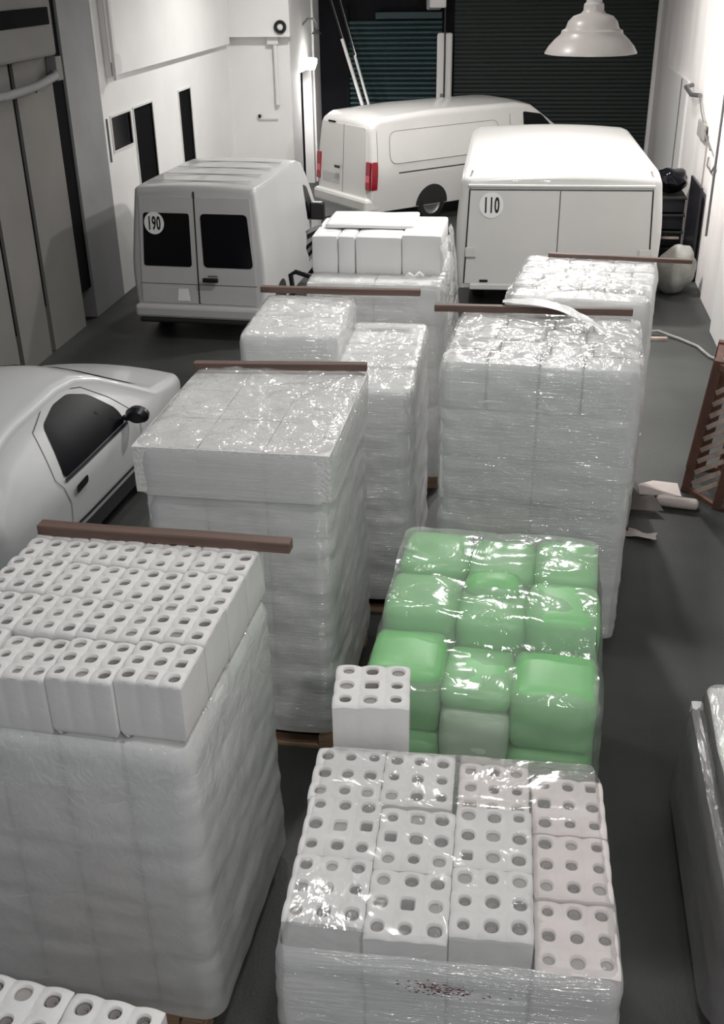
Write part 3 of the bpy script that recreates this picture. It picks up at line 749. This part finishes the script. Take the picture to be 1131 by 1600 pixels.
# ---- white hatchback on the left
v = Veh(3.85, [(0, 1.0), (.10, 1.10), (.4, 1.32), (.8, 1.39), (1.6, 1.42), (1.9, 1.40), (2.15, 1.32), (2.75, .99), (2.9, .96), (3.5, .86), (3.75, .74), (3.85, .60)],
        [(0, .74), (.4, .82), (1.2, .84), (2.8, .84), (3.4, .80), (3.85, .64)], .26, .92, crown=.05, rad=.09, zb=.88)
t = thing('parked_car', 'white three-door hatchback with black mirror, beside the tall wrapped stack', 'car', (-4.33, 6.25, 0), R(-4))
link('body', v.body([.10, .25, .5, .7, .9, 1.2, 1.5, 1.6, 1.75, 1.9, 2.15, 2.35, 2.55, 2.75, 2.9, 3.2, 3.5, 3.7], .08), M['car'], t)
for sx in (-1, 1):
    link('side_window', v.side_patch([(.90, .92), (2.08, .93), (2.10, 1.04), (1.92, 1.23), (1.70, 1.31), (1.45, 1.31), (1.15, 1.25)], sx, .006, rnd=.06, sub=.08), M['carglass'], t)
    link('window_rubber', v.side_line([(.90, .905), (2.10, .915)], sx, .022, .007), M['blackpl'], t)
    link('door_gap', v.side_line([(2.35, .35), (2.32, .9), (2.14, 1.12), (1.92, 1.29), (1.70, 1.345), (1.35, 1.345), (1.0, 1.25), (.80, .95), (.92, .7), (.92, .55), (.80, .40)], sx, .008), M['softseam'], t)
    link('sill', v.side_patch([(.55, .26), (3.2, .26), (3.2, .42), (.55, .42)], sx, .012, rnd=.02), M['blackpl'], t)
    link('door_strip', v.side_line([(.95, .47), (2.3, .47)], sx, .03, .01), M['blackrough'], t)
    link('door_handle', v.side_patch([(1.00, .74), (1.20, .76), (1.20, .83), (1.00, .81)], sx, .02, rnd=.03), M['blackpl'], t)
    link('roof_channel', v.side_line([(.5, 1.34), (.9, 1.37), (1.5, 1.38)], sx, .010, -.05), M['seam'], t)
    for y in (.52, 3.08):
        wheel(t, sx*.74, y, .29, side=sx)
        link('wheel_arch', v.side_patch([(y+.34*math.cos(a), .27+.34*math.sin(a)) for a in [PI*k/14 for k in range(15)]], sx, .003), M['seam'], t)
    mm = link('wing_mirror', lathe([(0, -.06), (.07, -.055), (.10, -.01), (.09, .04), (.03, .075), (0, .08)], 20), M['blackpl'], t, loc=(sx*.93, 2.10, .99), rot=(R(-80), 0, 0))
    mm.scale = (1.1, .8, 1)
    link('mirror_arm', bx(*sorted((sx*.78, sx*.90)), 2.08, 2.14, .93, .97, bev=.01), M['blackpl'], t, False)
bm = bmesh.new()
vs = [bm.verts.new(p) for p in ((-.66, 2.74, 1.02), (.66, 2.74, 1.02), (.38, 2.18, 1.335), (.2, 2.14, 1.372), (-.2, 2.14, 1.372), (-.38, 2.18, 1.335))]
bm.faces.new(vs); link('windscreen', bm, M['glass'], t, False)
bm = bmesh.new()
vs = [bm.verts.new(p) for p in ((-.55, .115, 1.15), (.55, .115, 1.15), (.50, .45, 1.36), (-.50, .45, 1.36))]
bm.faces.new(vs); link('rear_window', bm, M['glass'], t, False)
link('front_bumper', bx(-.62, .62, 3.70, 3.9, .28, .55, bev=.06), M['car'], t, False)
link('bonnet_gap', tube([(-.68, 2.85, .93), (-.64, 3.3, .88), (-.55, 3.7, .76)], .004, 5), M['softseam'], t)
link('bonnet_gap', tube([(.68, 2.85, .93), (.64, 3.3, .88), (.55, 3.7, .76)], .004, 5), M['softseam'], t)

# ================================================================== WRAPPED STACKS
def load(label, cx, cy, rz): return thing('wrapped_stack', label, 'wrapped stack', (cx, cy, 0), rz, 'film-wrapped stacks on pallets')
def layers(t, w, d, z0, zs, nx, ny, m, seed=0, r=.018, puff=.003, topm=None, inset=None):
    """courses of packs: zs are the course tops"""
    zb = z0
    for li, zt in enumerate(zs):
        top = li == len(zs)-1
        k = (inset[li] if inset else 0)
        ww, dd = w-2*k, d-2*k
        mm = topm if (top and topm) else m
        for i in range(nx):
            for j in range(ny):
                inner = 0 < i < nx-1 and 0 < j < ny-1
                if not top and (inner or (j > 0 and i not in (0, nx-1))): continue
                x0, x1 = -ww/2+ww*i/nx, -ww/2+ww*(i+1)/nx
                y0, y1 = -dd/2+dd*j/ny, -dd/2+dd*(j+1)/ny
                soft_pack(t, x0+.001, x1-.001, y0+.001, y1-.001, zb, zt-.002, mm, seed=seed+li*13+i*3+j, r=r, puff=puff)
        zb = zt

# --- stack 1: tall rolls, front left
t = load('tall wrapped stack of white rolls with open cores, front left under a dark batten', -1.75, 3.77, R(-3))
for i in range(4):
    for j in range(4):
        zt = 2.02-.03*(i == 1 and j == 0)+random.uniform(-.008, .008)
        roll_pack(t, -.57+i*.285, -.58+j*.29+(.02 if i == 3 else 0), 3, 3, .0949, .30, zt, M['roll'], seed=40+i*5+j)
for li in range(5):
    z1 = 1.72-li*.316
    for i in range(4):
        for j in range(4):
            if j > 0 and i < 3: continue
            soft_pack(t, -.57+i*.285, -.57+(i+1)*.285-.002, -.58+j*.29, -.58+(j+1)*.29-.002, z1-.312, z1-.003, M['rollpink'] if (li > 0 and i < 3) else M['roll'], 'roll_pack', seed=li*9+i+j, r=.035, puff=.012)
film(t, -.585, .585, -.60, .60, .142, 1.715, r=.08, amp=.007, seed=1, wall='filmdiag', top='filmtop', flare=.02, tamp=.0, sag=.03)
pallet('wooden pallet carrying the tall stack of open-cored rolls, front left', -1.80, 3.73, 1.14, 1.16, R(-3))
batten('dark brown batten lying on the rear edge of the front left roll stack', (-2.28, 4.33, 2.012), (-1.00, 4.29, 2.012), .07, .055)

# --- stack 2: middle left, glossy top, overhanging top course
t = load('tall wrapped white stack with an overhanging top course, second from the front left', -1.53, 5.90, R(-1))
layers(t, 1.08, 1.28, .14, [.42, .70, .98, 1.26, 1.54, 1.80], 3, 3, M['pack'], seed=20)
film(t, -.56, .56, -.66, .66, .142, 1.795, r=.10, amp=.014, seed=2, bands=.008, flare=.02, wall='film')
for i in range(3):
    for j in range(3):
        soft_pack(t, -.575+i*.383, -.575+(i+1)*.383-.002, -.68+j*.453, -.68+(j+1)*.453-.002, 1.80, 2.09, M['packpeb'] , 'pack', seed=70+i*4+j, r=.004, puff=.0)
film(t, -.585, .585, -.69, .69, 1.79, 2.095, r=.12, amp=.005, seed=3, tamp=.02, ridge=.028, wall='film', name='top_film')
pallet('wooden pallet under the second stack from the front left', -1.53, 5.88, 1.10, 1.26, R(-1))
batten('brown batten across the rear of the second stack from the front left', (-2.10, 6.46, 2.112), (-.95, 6.54, 2.112), .06, .05)

# --- stack 3: behind it, notched front left corner
t = load('wrapped white stack with a notched front corner, third along the left row', -1.36, 7.62, R(1))
layers(t, 1.30, 1.50, .14, [.42, .70, .98, 1.26, 1.52], 3, 3, M['pack'], seed=120)
for (x0, x1, y0, y1, zt) in ((-.66, .06, -.28, .22, 2.07), (-.66, .06, .22, .76, 2.07), (.06, .66, -.28, .22, 1.86), (.06, .66, .22, .76, 1.86), (.06, .66, -.76, -.28, 1.84), (-.66, .06, -.76, -.28, 1.60)):
    soft_pack(t, x0, x1-.003, y0, y1-.003, 1.52, zt, M['pack'], seed=int(x0*100+y0*10), r=.025, puff=.004)
def cap3(x, y): return 2.08-.21*sstep(-1.32, -1.20, x)-.34*sstep(-.22, -.30, y)*sstep(.10, 0, x)
film(t, -.68, .68, -.78, .78, .142, 1.60, r=.12, amp=.014, seed=5, bands=.008, flare=.01)
film(t, -.675, .075, -.295, .775, 1.56, 2.07, r=.06, amp=.004, seed=6, name='top_film', tamp=.018, ridge=.012)
film(t, .045, .675, -.775, .775, 1.56, 1.86, r=.08, amp=.006, seed=7, name='corner_film', tamp=.018)
pallet('wooden pallet under the notched stack in the left row', -1.36, 7.62, 1.28, 1.48, R(1))
batten('brown batten across the rear of the notched stack in the left row', (-2.09, 8.36, 2.10), (-.77, 8.36, 2.10), .055, .05)

# --- stack 4: far, with block of bright packs on top
t = load('bright white stack with loose blocks on top, farthest of the left row', -1.26, 9.72, R(0))
layers(t, 1.20, 1.24, .14, [.50, .86, 1.22, 1.62, 1.98], 2, 2, M['packbright'], seed=220)
for (x0, x1) in ((-.60, -.36), (-.36, -.20), (-.20, .22), (.22, .58)):
    soft_pack(t, x0, x1-.003, -.30, .50, 1.98, 2.32+.02*(x0 > .2), M['packbright'], seed=int(x0*50), r=.02, puff=.004)
soft_pack(t, -.52, .30, -.02, .55, 2.325, 2.37, M['packbright'], 'folded_sheet', r=.018, puff=.01, seed=9)
film(t, -.61, .63, -.63, .63, .142, 1.985, r=.09, amp=.016, seed=8, flare=.02)
bm = bmesh.new(); NN = 24; g = {}
for a in range(NN+1):
    for b in range(NN+1):
        y = -.58+1.2*a/NN; f = b/NN; z = 2.27-f*1.0
        x = .60+.10*f**.5+.03*nz(y*4, z*3, 1)+.015*nz(y*12, z*8, 4)-.02*(y < -.4)
        g[a, b] = bm.verts.new((x, y*(1-.15*(1-f)), z))
for a in range(NN):
    for b in range(NN): bm.faces.new((g[a, b], g[a+1, b], g[a+1, b+1], g[a, b+1]))
link('loose_film', bm, M['filmtop'], t)
pallet('wooden pallet under the farthest stack of the left row', -1.26, 9.72, 1.20, 1.22, 0)
t = tag(link('film_scrap', tube([(0, 0, 0), (.03, 0, .02), (.08, -.02, .005), (.12, .01, .03), (.16, 0, .01)], [.012, .02, .01, .018, .008], 7), M['packbright'], loc=(-.98, 9.20, 2.03)), 'small twist of clear film on the ledge of the farthest left stack', 'scrap')

# --- right stack
t = load('tall wrapped white stack with cracked glossy top, beside the right aisle', .21, 7.12, R(-4))
W_ = 1.28
layers(t, W_, 1.12, .14, [.48, .82, 1.16, 1.50, 1.84], 2, 2, M['pack'], seed=320, inset=[.03, .02, .01, .0, 0])
xs = [-.64, -.34, .0, .28, .64]; ys = [-.56, -.28, -.02, .24, .56]
for i in range(4):
    for j in range(4):
        dx = .05*(j % 2)
        soft_pack(t, xs[i]+dx*(i > 0)+.003, xs[i+1]+dx*(i < 3)-.005, ys[j]+.004, ys[j+1]-.004, 1.84, 2.165+.01*random.random(), M['pack'], seed=330+i*5+j, r=.020, puff=.006)
film(t, -.665, .665, -.585, .585, .142, 2.175, r=.10, amp=.013, seed=11, flare=-.02, tamp=.012)
pallet('wooden pallet under the tall stack beside the right aisle', .20, 7.12, 1.2, 1.1, R(-10))
batten('brown batten on the rear edge of the cracked-top stack', (-.60, 7.66, 2.19), (.84, 7.68, 2.19), .055, .05)
bm = bmesh.new(); g = {}
for a in range(31):
    for b in range(5):
        f = a/30; x = -.10+.72*f; y = 7.72-.55*f+.10*math.sin(f*3); z = 2.255+.05*math.sin(f*PI)-.03*f+.015*nz(x*9, b, 2)
        g[a, b] = bm.verts.new((x+.0*b, y-(.02+.035*math.sin(f*PI))*(b-2)*.9, z+.008*(b % 2)))
for a in range(30):
    for b in range(4): bm.faces.new((g[a, b], g[a+1, b], g[a+1, b+1], g[a, b+1]))
tag(link('film_tail', bm, M['packbright']), 'loose twisted white film tail lying over the right stack batten', 'film')

# --- right2 stack, far bright
t = load('bright white stack of small blocks in front of the van numbered 110', .56, 8.95, R(-8))
layers(t, 1.12, 1.30, .14, [.55, .96, 1.37, 1.72], 2, 2, M['packbright'], seed=420)
soft_pack(t, -.52, .54, -.62, -.32, 1.72, 2.10, M['packbright'], seed=4, r=.03)
n = 0
for i in range(6):
    for j in range(5):
        x0 = -.56+i*.187+.03*(j % 2)*(0 < i < 5); x1 = -.56+(i+1)*.187+.03*(j % 2)*(i < 5 and i+1 > 0)*(i < 5)
        if j % 2 and i == 0: x0 = -.56
        if i == 5: x1 = .56
        soft_pack(t, x0+.004, x1-.004, -.30+j*.19+.003, -.30+(j+1)*.19-.003, 1.72, 2.12+.012*random.random(), M['packbright'], seed=430+i*7+j, r=.02, puff=.008, cell=.045)
film(t, -.58, .58, -.67, .67, .142, 2.125, r=.08, amp=.010, seed=13, tamp=.01)
pallet('wooden pallet under the bright stack of small blocks', .56, 8.95, 1.1, 1.28, R(-8))
batten('pale brown batten overhanging the bright block stack towards the right wall', (.26, 9.57, 2.14), (1.49, 9.42, 2.14), .05, .035)

# --- green stack
t = load('wrapped stack of puffy light green packs beside the right aisle', -.03, 5.02, R(-3))
def gp(x0, x1, y0, y1, z0, z1, m='green', s=0, nm='green_pack', puff=.016, r=.05): return soft_pack(t, x0+.004, x1-.004, y0+.004, y1-.004, z0, z1, M[m], nm, r=r, puff=puff, seed=s, cell=.04)
GX = [-.58, -.18, .20, .56]
for i in range(3):
    gp(GX[i], GX[i+1], .22, .66, 1.02, 1.40-.02*(i == 1), s=500+i)
gp(-.60, -.20, -.20, .22, 1.02, 1.36, s=510); gp(-.20, .18, -.22, .22, 1.02, 1.33, s=511); gp(.18, .57, -.20, .22, 1.02, 1.37, s=512)
gp(-.62, -.22, -.62, -.20, .86, 1.25, s=520); gp(-.22, .14, -.66, -.24, 1.07, 1.20, 'green', s=521, r=.04); gp(.14, .57, -.66, -.24, .86, 1.22, s=522)
b_ = gp(-.17, .13, .04, .26, 1.30, 1.395, s=530, puff=.02, r=.045)
for i in range(3):
    gp([-.62, -.22, .14][i], [-.22, .14, .57][i], -.71, -.24, .50 if i != 1 else .72, (.86, 1.07, .86)[i], ('green', 'palegreen', 'green')[i], s=540+i)
gp(-.22, .14, -.68, -.24, .50, .72, s=545)
for i in range(3):
    gp([-.62, -.22, .14][i], [-.22, .14, .57][i], -.68, -.24, .14, .50, s=550+i)
for lz in (.14, .60):
    for (x0, x1) in ((-.60, -.20), (.18, .57)):
        gp(x0, x1, -.22, .22, lz, lz+.44, s=560+int(lz*10)); gp(x0, x1, .22, .66, lz, lz+.44, s=570+int(lz*10))
def capg(x, y):
    z = 1.42-.05*sstep(.25, .15, y)-.17*sstep(-.15, -.32, y)
    return z
film(t, -.64, .60, -.72, .69, .142, 1.20, r=.12, amp=.014, seed=15, flare=.02, capz=capg, tamp=.02, wall='filmclear', top='filmclear')
pallet('wooden pallet under the green packs', -.03, 5.02, 1.14, 1.3, R(-3))

# --- front roll stack
t = load('low wrapped stack of white rolls with uneven top, bottom centre', -.19, 3.35, R(1))
D = .1085; X0 = -.60; YF = -.52; E = .117; Z0 = 1.215
mids = [0, -.045, 0]
for i in range(3):
    for j in range(2):
        roll_pack(t, X0+i*3*D, YF+mids[i]+j*3*E, 3, 3, D*.997, .32, Z0+random.uniform(-.004, .004), M['roll'], seed=200+i*3+j, dy=E)
for i in range(2):
    roll_pack(t, X0-.02+i*3*D, YF+6*E+.004, 3, 3, D*.997, .30, Z0-.025, M['roll'], seed=220+i, dy=.116)
for i in range(1):
    roll_pack(t, X0+6*D+i*2.98*D, YF+6*E+.01, 3, 3 if i == 0 else 2, D*.98, .30, Z0-.06, M['rollpink'], seed=230+i, dy=.115)
for j, (yy, n_, zt) in enumerate(((YF-.07, 3, Z0-.07), (YF-.07+.352, 3, Z0-.055), (YF-.07+.704, 3, Z0-.05))):
    roll_pack(t, X0+9*D+.005, yy, 3, n_, D*.98, .30, zt, M['rollpink'], seed=240+j, dy=.116)
for li in range(3):
    z1 = [.895, .63, .375][li]
    for i in range(4):
        x0 = X0+i*3*D-(.01 if i == 0 else 0); x1 = X0+(i+1)*3*D-.003
        for j in range(3):
            if 0 < i < 3 and j > 0: continue
            y0 = YF+j*3*.112-.02-(.06 if (i == 3 and j == 0) else 0)
            soft_pack(t, x0, x1, y0, YF+(j+1)*3*.112-.02-.003, max(z1-.265, .142), z1-.003, M['roll'] if i < 3 else M['rollpink'], 'roll_pack', seed=260+li*7+i+j, r=.022, puff=.004)
def capf(x, y):
    z = Z0+.010
    z -= .020*sstep(YF+6*E-.01, YF+6*E+.05, y-3.35*0)
    z -= .060*sstep(X0+9*D-.01, X0+9*D+.03, x)*(1-sstep(YF+6*E-.01, YF+6*E+.05, y))
    return z
film(t, X0-.018, X0+12*D+.01, YF-.085, YF+9*.117+.02, .142, Z0-.07, r=.06, amp=.008, seed=17, flare=.02, tamp=.006, capz=capf, wall='film', top='filmclear')
# spatter of faded red print on the front face
bm = bmesh.new(); rs = random.Random(5)
for k in range(110):
    x = rs.gauss(.08, .075); z = rs.gauss(1.03, .020); s_ = rs.uniform(.0015, .0045)
    vs = [bm.verts.new((x-.05+s_*math.cos(a)*1.5, YF-.103-.0008*rs.random(), z+s_*math.sin(a))) for a in (0, 1.2, 2.4, 3.6, 4.9)]
    bm.faces.new(vs)
pr = link('print_specks', bm, mat('faded_red_ink', (.20, .05, .06), .6), t, False); pr['label'] = 'scatter of faded red print specks'; pr['kind'] = 'stuff'
pallet('wooden pallet under the low roll stack, bottom centre', -.17, 3.36, 1.22, 1.06, R(1))

# --- single pack of rolls between
t = tag(roll_pack(None, 0, 0, 3, 3, .123, .38, 0, M['roll'], seed=301, dy=.113), 'single square pack of nine white rolls between the roll stack and green packs', 'roll pack')
t.location = (-.765, 3.935, 1.385); t.rotation_euler = (0, 0, R(5))
# stack below it
t = load('small grey-white wrapped column under the single pack of rolls', -.60, 4.11, R(5))
for k in range(3): soft_pack(t, -.165, .165, -.155, .155, .14+k*.288, .14+(k+1)*.288-.003, M['pack'], seed=610+k, r=.035)
pallet('small wooden pallet under the narrow column behind the roll stack', -.60, 4.11, .32, .31, R(5))

# --- bottom-left stack
t = load('wrapped stack of white rolls cut off at the bottom left corner', -1.66, 2.10, R(-6))
for i in range(3):
    for j in range(2):
        roll_pack(t, -.56+i*.36, -.36+j*.36+(.0 if j == 0 else 0), 3, 3, .119, .30, 1.18, M['roll'], seed=400+i*3+j)
layers(t, 1.10, .80, .14, [.50, .87], 2, 1, M['roll'], seed=640)
pallet('wooden pallet under the bottom left corner stack', -1.56, 2.16, 1.1, .8, R(-8))

# --- right foreground low stack
t = load('low grey wrapped stack at the right edge, front', 1.62, 4.24, R(-1))
layers(t, 1.06, 1.68, .14, [.42, .72], 1, 2, M['pack'], seed=700, r=.015)
soft_pack(t, -.47, .53, -.80, .80, .72, .86, M['pack'], seed=710, r=.04, puff=.002)
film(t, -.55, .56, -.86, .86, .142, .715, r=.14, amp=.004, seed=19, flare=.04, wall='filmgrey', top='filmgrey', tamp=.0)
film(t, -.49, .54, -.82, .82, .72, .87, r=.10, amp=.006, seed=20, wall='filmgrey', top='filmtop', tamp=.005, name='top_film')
pallet('wooden pallet under the low grey stack at the right edge', 1.62, 4.24, 1.04, 1.66, R(-1))

# ================================================================== clutter
# wooden crate leaning on the right
t = thing('wooden_crate', 'tall red-brown slatted wooden crate leaning at the right edge', 'crate', (1.68, 9.34, 0), R(-12))
lean = R(6)
mt = Matrix.Rotation(lean, 4, 'Y')
def cb(name, x0, x1, y0, y1, z0, z1, m, extra=None, bev=.003):
    bm = bmesh.new(); box(bm, x0, x1, y0, y1, z0, z1, bev=bev, seg=1, mtx=(mt @ extra) if extra else mt); return link(name, bm, m, t, False)
for (x, y) in ((0, 0), (.30, -.28), (0, .55), (.85, -.28), (.85, .5)): cb('post', x-.04, x+.04, y-.04, y+.04, 0, 1.32, M['crate'])
for z in (.03, 1.27):
    cb('rail', 0, .85, .52, .58, z-.03, z+.03, M['crate']); cb('rail', .30, .85, -.31, -.25, z-.03, z+.03, M['crate'])
    cb('rail', .82, .88, -.28, .5, z-.03, z+.03, M['crate']); cb('rail', -.03, .03, 0, .55, z-.03, z+.03, M['crate'])
L2 = math.hypot(.30, .28); a2 = math.atan2(-.28, .30)
for z in (.03, 1.27): cb('rail', 0, L2, -.025, .025, z-.03, z+.03, M['crate'], Matrix.Rotation(a2, 4, 'Z'))
for k in range(10):
    z = .12+k*.115
    cb('pale_slat', -.19, .19, -.008, .008, -.022, .022, M['slat'], Matrix.Translation((.15, -.14, z)) @ Matrix.Rotation(a2, 4, 'Z') @ Matrix.Rotation(R(-42), 4, 'Y'), 0)
for k in range(9):
    z = .15+k*.13
    cb('orange_slat', -.36, .36, -.008, .008, -.012, .012, M['orange'], Matrix.Translation((.58, -.28, z)) @ Matrix.Rotation(R(-33), 4, 'Y'), 0)
for k in range(4): cb('back_slat', .05+k*.2, .14+k*.2, .54, .56, .05, 1.25, M['crate'])
# foam offcut and scraps on the aisle floor
def blob(pts, bmr, name, m, label, cat, loc):
    bm = tube(pts, bmr, 12); o = link(name, bm, m, None, True, loc=loc); return tag(o, label, cat)
o = link('foam_offcut', (lambda: soft(None))() if False else bx(-.19, .19, -.06, .06, 0, .09, bev=.04, seg=4), M['scrap'], None, True, loc=(1.56, 8.98, 0), rot=(0, 0, R(-10)))
tag(o, 'rounded pinkish-white foam offcut lying at the foot of the crate', 'foam offcut')
bm = bmesh.new(); vs = [bm.verts.new(p) for p in ((-.20, .0, .0), (.18, -.02, .01), (.17, .22, .03), (-.05, .28, .02), (-.2, .20, .01))]
bm.faces.new(vs); bmesh.ops.solidify(bm, geom=bm.faces[:], thickness=.012)
tag(link('foam_sheet', bm, M['scrap'], None, False, loc=(1.44, 9.16, .02)), 'flat pale foam sheet on the floor beside the crate foot', 'sheet')
bm = bmesh.new(); vs = [bm.verts.new(p) for p in ((-.22, -.12, .02), (.12, -.12, .02), (.05, .10, .07), (-.2, .14, .02))]
bm.faces.new(vs); bmesh.ops.solidify(bm, geom=bm.faces[:], thickness=.015)
tag(link('cardboard_flap', bm, M['cardboard'], None, False, loc=(1.30, 8.90, .03)), 'grey cardboard flap sticking out from the right stack', 'cardboard')
for (x, y, s, lab) in ((1.18, 8.35, .13, 'crumpled clear film scrap on the aisle floor near the stack foot'), (1.20, 10.55, .15, 'white paper scrap on the aisle floor beside the bright stack')):
    bm = bmesh.new(); bmesh.ops.create_grid(bm, x_segments=8, y_segments=8, size=s)
    for v_ in bm.verts: v_.co.z = .03+.05*nz(v_.co.x*9, v_.co.y*9, x); v_.co.x *= 1+.3*nz(v_.co.y*7, 0, y); v_.co.y *= .5
    tag(link('paper_scrap', bm, M['scrap'], None, True, loc=(x, y, 0), rot=(0, 0, -.4)), lab, 'scrap')
tag(link('floor_cable', tube([(1.35, 14.25, .02), (1.6, 14.0, .05), (1.9, 14.1, .05), (2.15, 13.9, .02), (2.35, 13.6, .02), (2.45, 13.2, .02), (2.6, 13.0, .02)], .02, 8), M['sack']), 'pale cable snaking across the floor beside the right wall', 'cable')
tag(link('wood_offcut', bx(-.35, .35, -.03, .03, 0, .04, bev=.004), M['slat'], None, False, loc=(1.65, 13.85, 0), rot=(0, 0, .08)), 'thin pale wood offcut on the floor near the pale cable', 'offcut')
# sack by the wall
bm = bmesh.new(); bmesh.ops.create_uvsphere(bm, u_segments=28, v_segments=20, radius=1)
for v_ in bm.verts:
    c = v_.co.copy(); k = 1+.10*nz(c.x*2, c.y*2, c.z*2)+.05*nz(c.x*6, c.y*6, c.z*6)
    v_.co = Vector((c.x*.30*k, c.y*.30*k, max(0, .30+c.z*.30*k)+.12*max(0, c.z)))
    v_.co.x += .12*v_.co.z
o = tag(link('rubbish_sack', bm, M['sack'], None, True, loc=(2.28, 16.2, 0)), 'bulging dusty white plastic sack on the floor by the right wall', 'sack')
# black crates and bin bag
t = thing('plastic_crate_stack', 'stack of black plastic crates between the cream van and right wall', 'crates', (2.36, 18.2, 0))
for k in range(4):
    b = bmesh.new(); box(b, -.26, .24, -.3, .3, .02+k*.27, .25+k*.27, bev=.015); cr = link('crate', b, M['blackpl'], t, False)
    b = bmesh.new(); box(b, -.28, .26, -.33, .32, .23+k*.27, .265+k*.27, bev=.008); link('crate_rim', b, M['blackrough'], cr, False)
link('pale_edge', bx(-.2, .2, -.345, -.33, .42, .455), M['slat'], t, False)
bm = bmesh.new(); bmesh.ops.create_icosphere(bm, subdivisions=4, radius=.32)
for v_ in bm.verts: v_.co *= 1+.28*nz(v_.co.x*5, v_.co.y*5, v_.co.z*5); v_.co.z *= .55
tag(link('bin_bag', bm, M['glass'], None, True, loc=(2.36, 18.2, 1.30)), 'crumpled shiny black bin bag on top of the black crates', 'bag')
tag(link('black_board', bx(-.02, .02, -.55, .55, 0, 1.42, bev=.005), M['blackpl'], None, False, loc=(2.66, 17.35, 0)), 'tall black board leaning against the right wall', 'board')
# pallet truck handle between grey van and stacks
t = thing('pallet_truck', 'pallet truck with a black loop handle beside the grey van', 'pallet truck', (-2.50, 12.2, 0), R(-15))
link('shaft', tube([(.12, .1, .15), (.10, -.1, .5), (.08, -.2, .92)], .022, 10), M['blackpl'], t)
link('loop_handle', tube([(.12, -.2, .95), (.24, -.2, 1.20), (.22, -.2, 1.25), (-.02, -.2, 1.30), (-.09, -.2, 1.26), (-.05, -.2, .92), (.08, -.2, .90)], .03, 10), M['blackpl'], t)
link('wheel', lathe([(0, -.03), (.06, -.03), (.06, .03), (0, .03)], 18, mtx=Matrix.Translation((.2, .1, .06)) @ Matrix.Rotation(R(90), 4, 'Y')), M['blackrough'], t); link('fork', bx(-.02, .12, .15, 1.2, .05, .12, bev=.01), M['steel'], t, False); link('fork', bx(.26, .40, .15, 1.2, .05, .12, bev=.01), M['steel'], t, False)
link('pump', lathe([(0, 0), (.08, .0), (.09, .25), (.05, .34), (0, .34)], 18, mtx=Matrix.Translation((.15, .08, .06))), M['steel'], t)
# dark folded stuff + striped cloth behind the far left stack
bm = bmesh.new(); g = {}
for a in range(25):
    for b in range(15):
        f, h = a/24, b/14
        x = -2.02+.19*f+.02*h; z = 2.24-.30*h*(1-.5*f)+.10*f
        g[a, b] = bm.verts.new((x+.10*(1-f)*h*0, 9.95+.04*math.sin(h*9+f*4)-.12*f, z))
mi = []
for a in range(24):
    for b in range(14):
        f = bm.faces.new((g[a, b], g[a+1, b], g[a+1, b+1], g[a, b+1])); f.material_index = (b//2) % 2
tag(link('striped_cloth', bm, [M['cloth'], M['blackpl']]), 'black and white striped cloth bunched behind the farthest left stack', 'cloth')
for o in COL.objects:
    if o.parent: continue
    n = o.name.split('.')[0]
    if n == 'parked_van': o['group'] = 'parked white vans'
    if n == 'leaning_pole': o['group'] = 'slim poles leaning by the shutter'
    if n == 'pendant_lamp': o['group'] = 'pendant lamps'
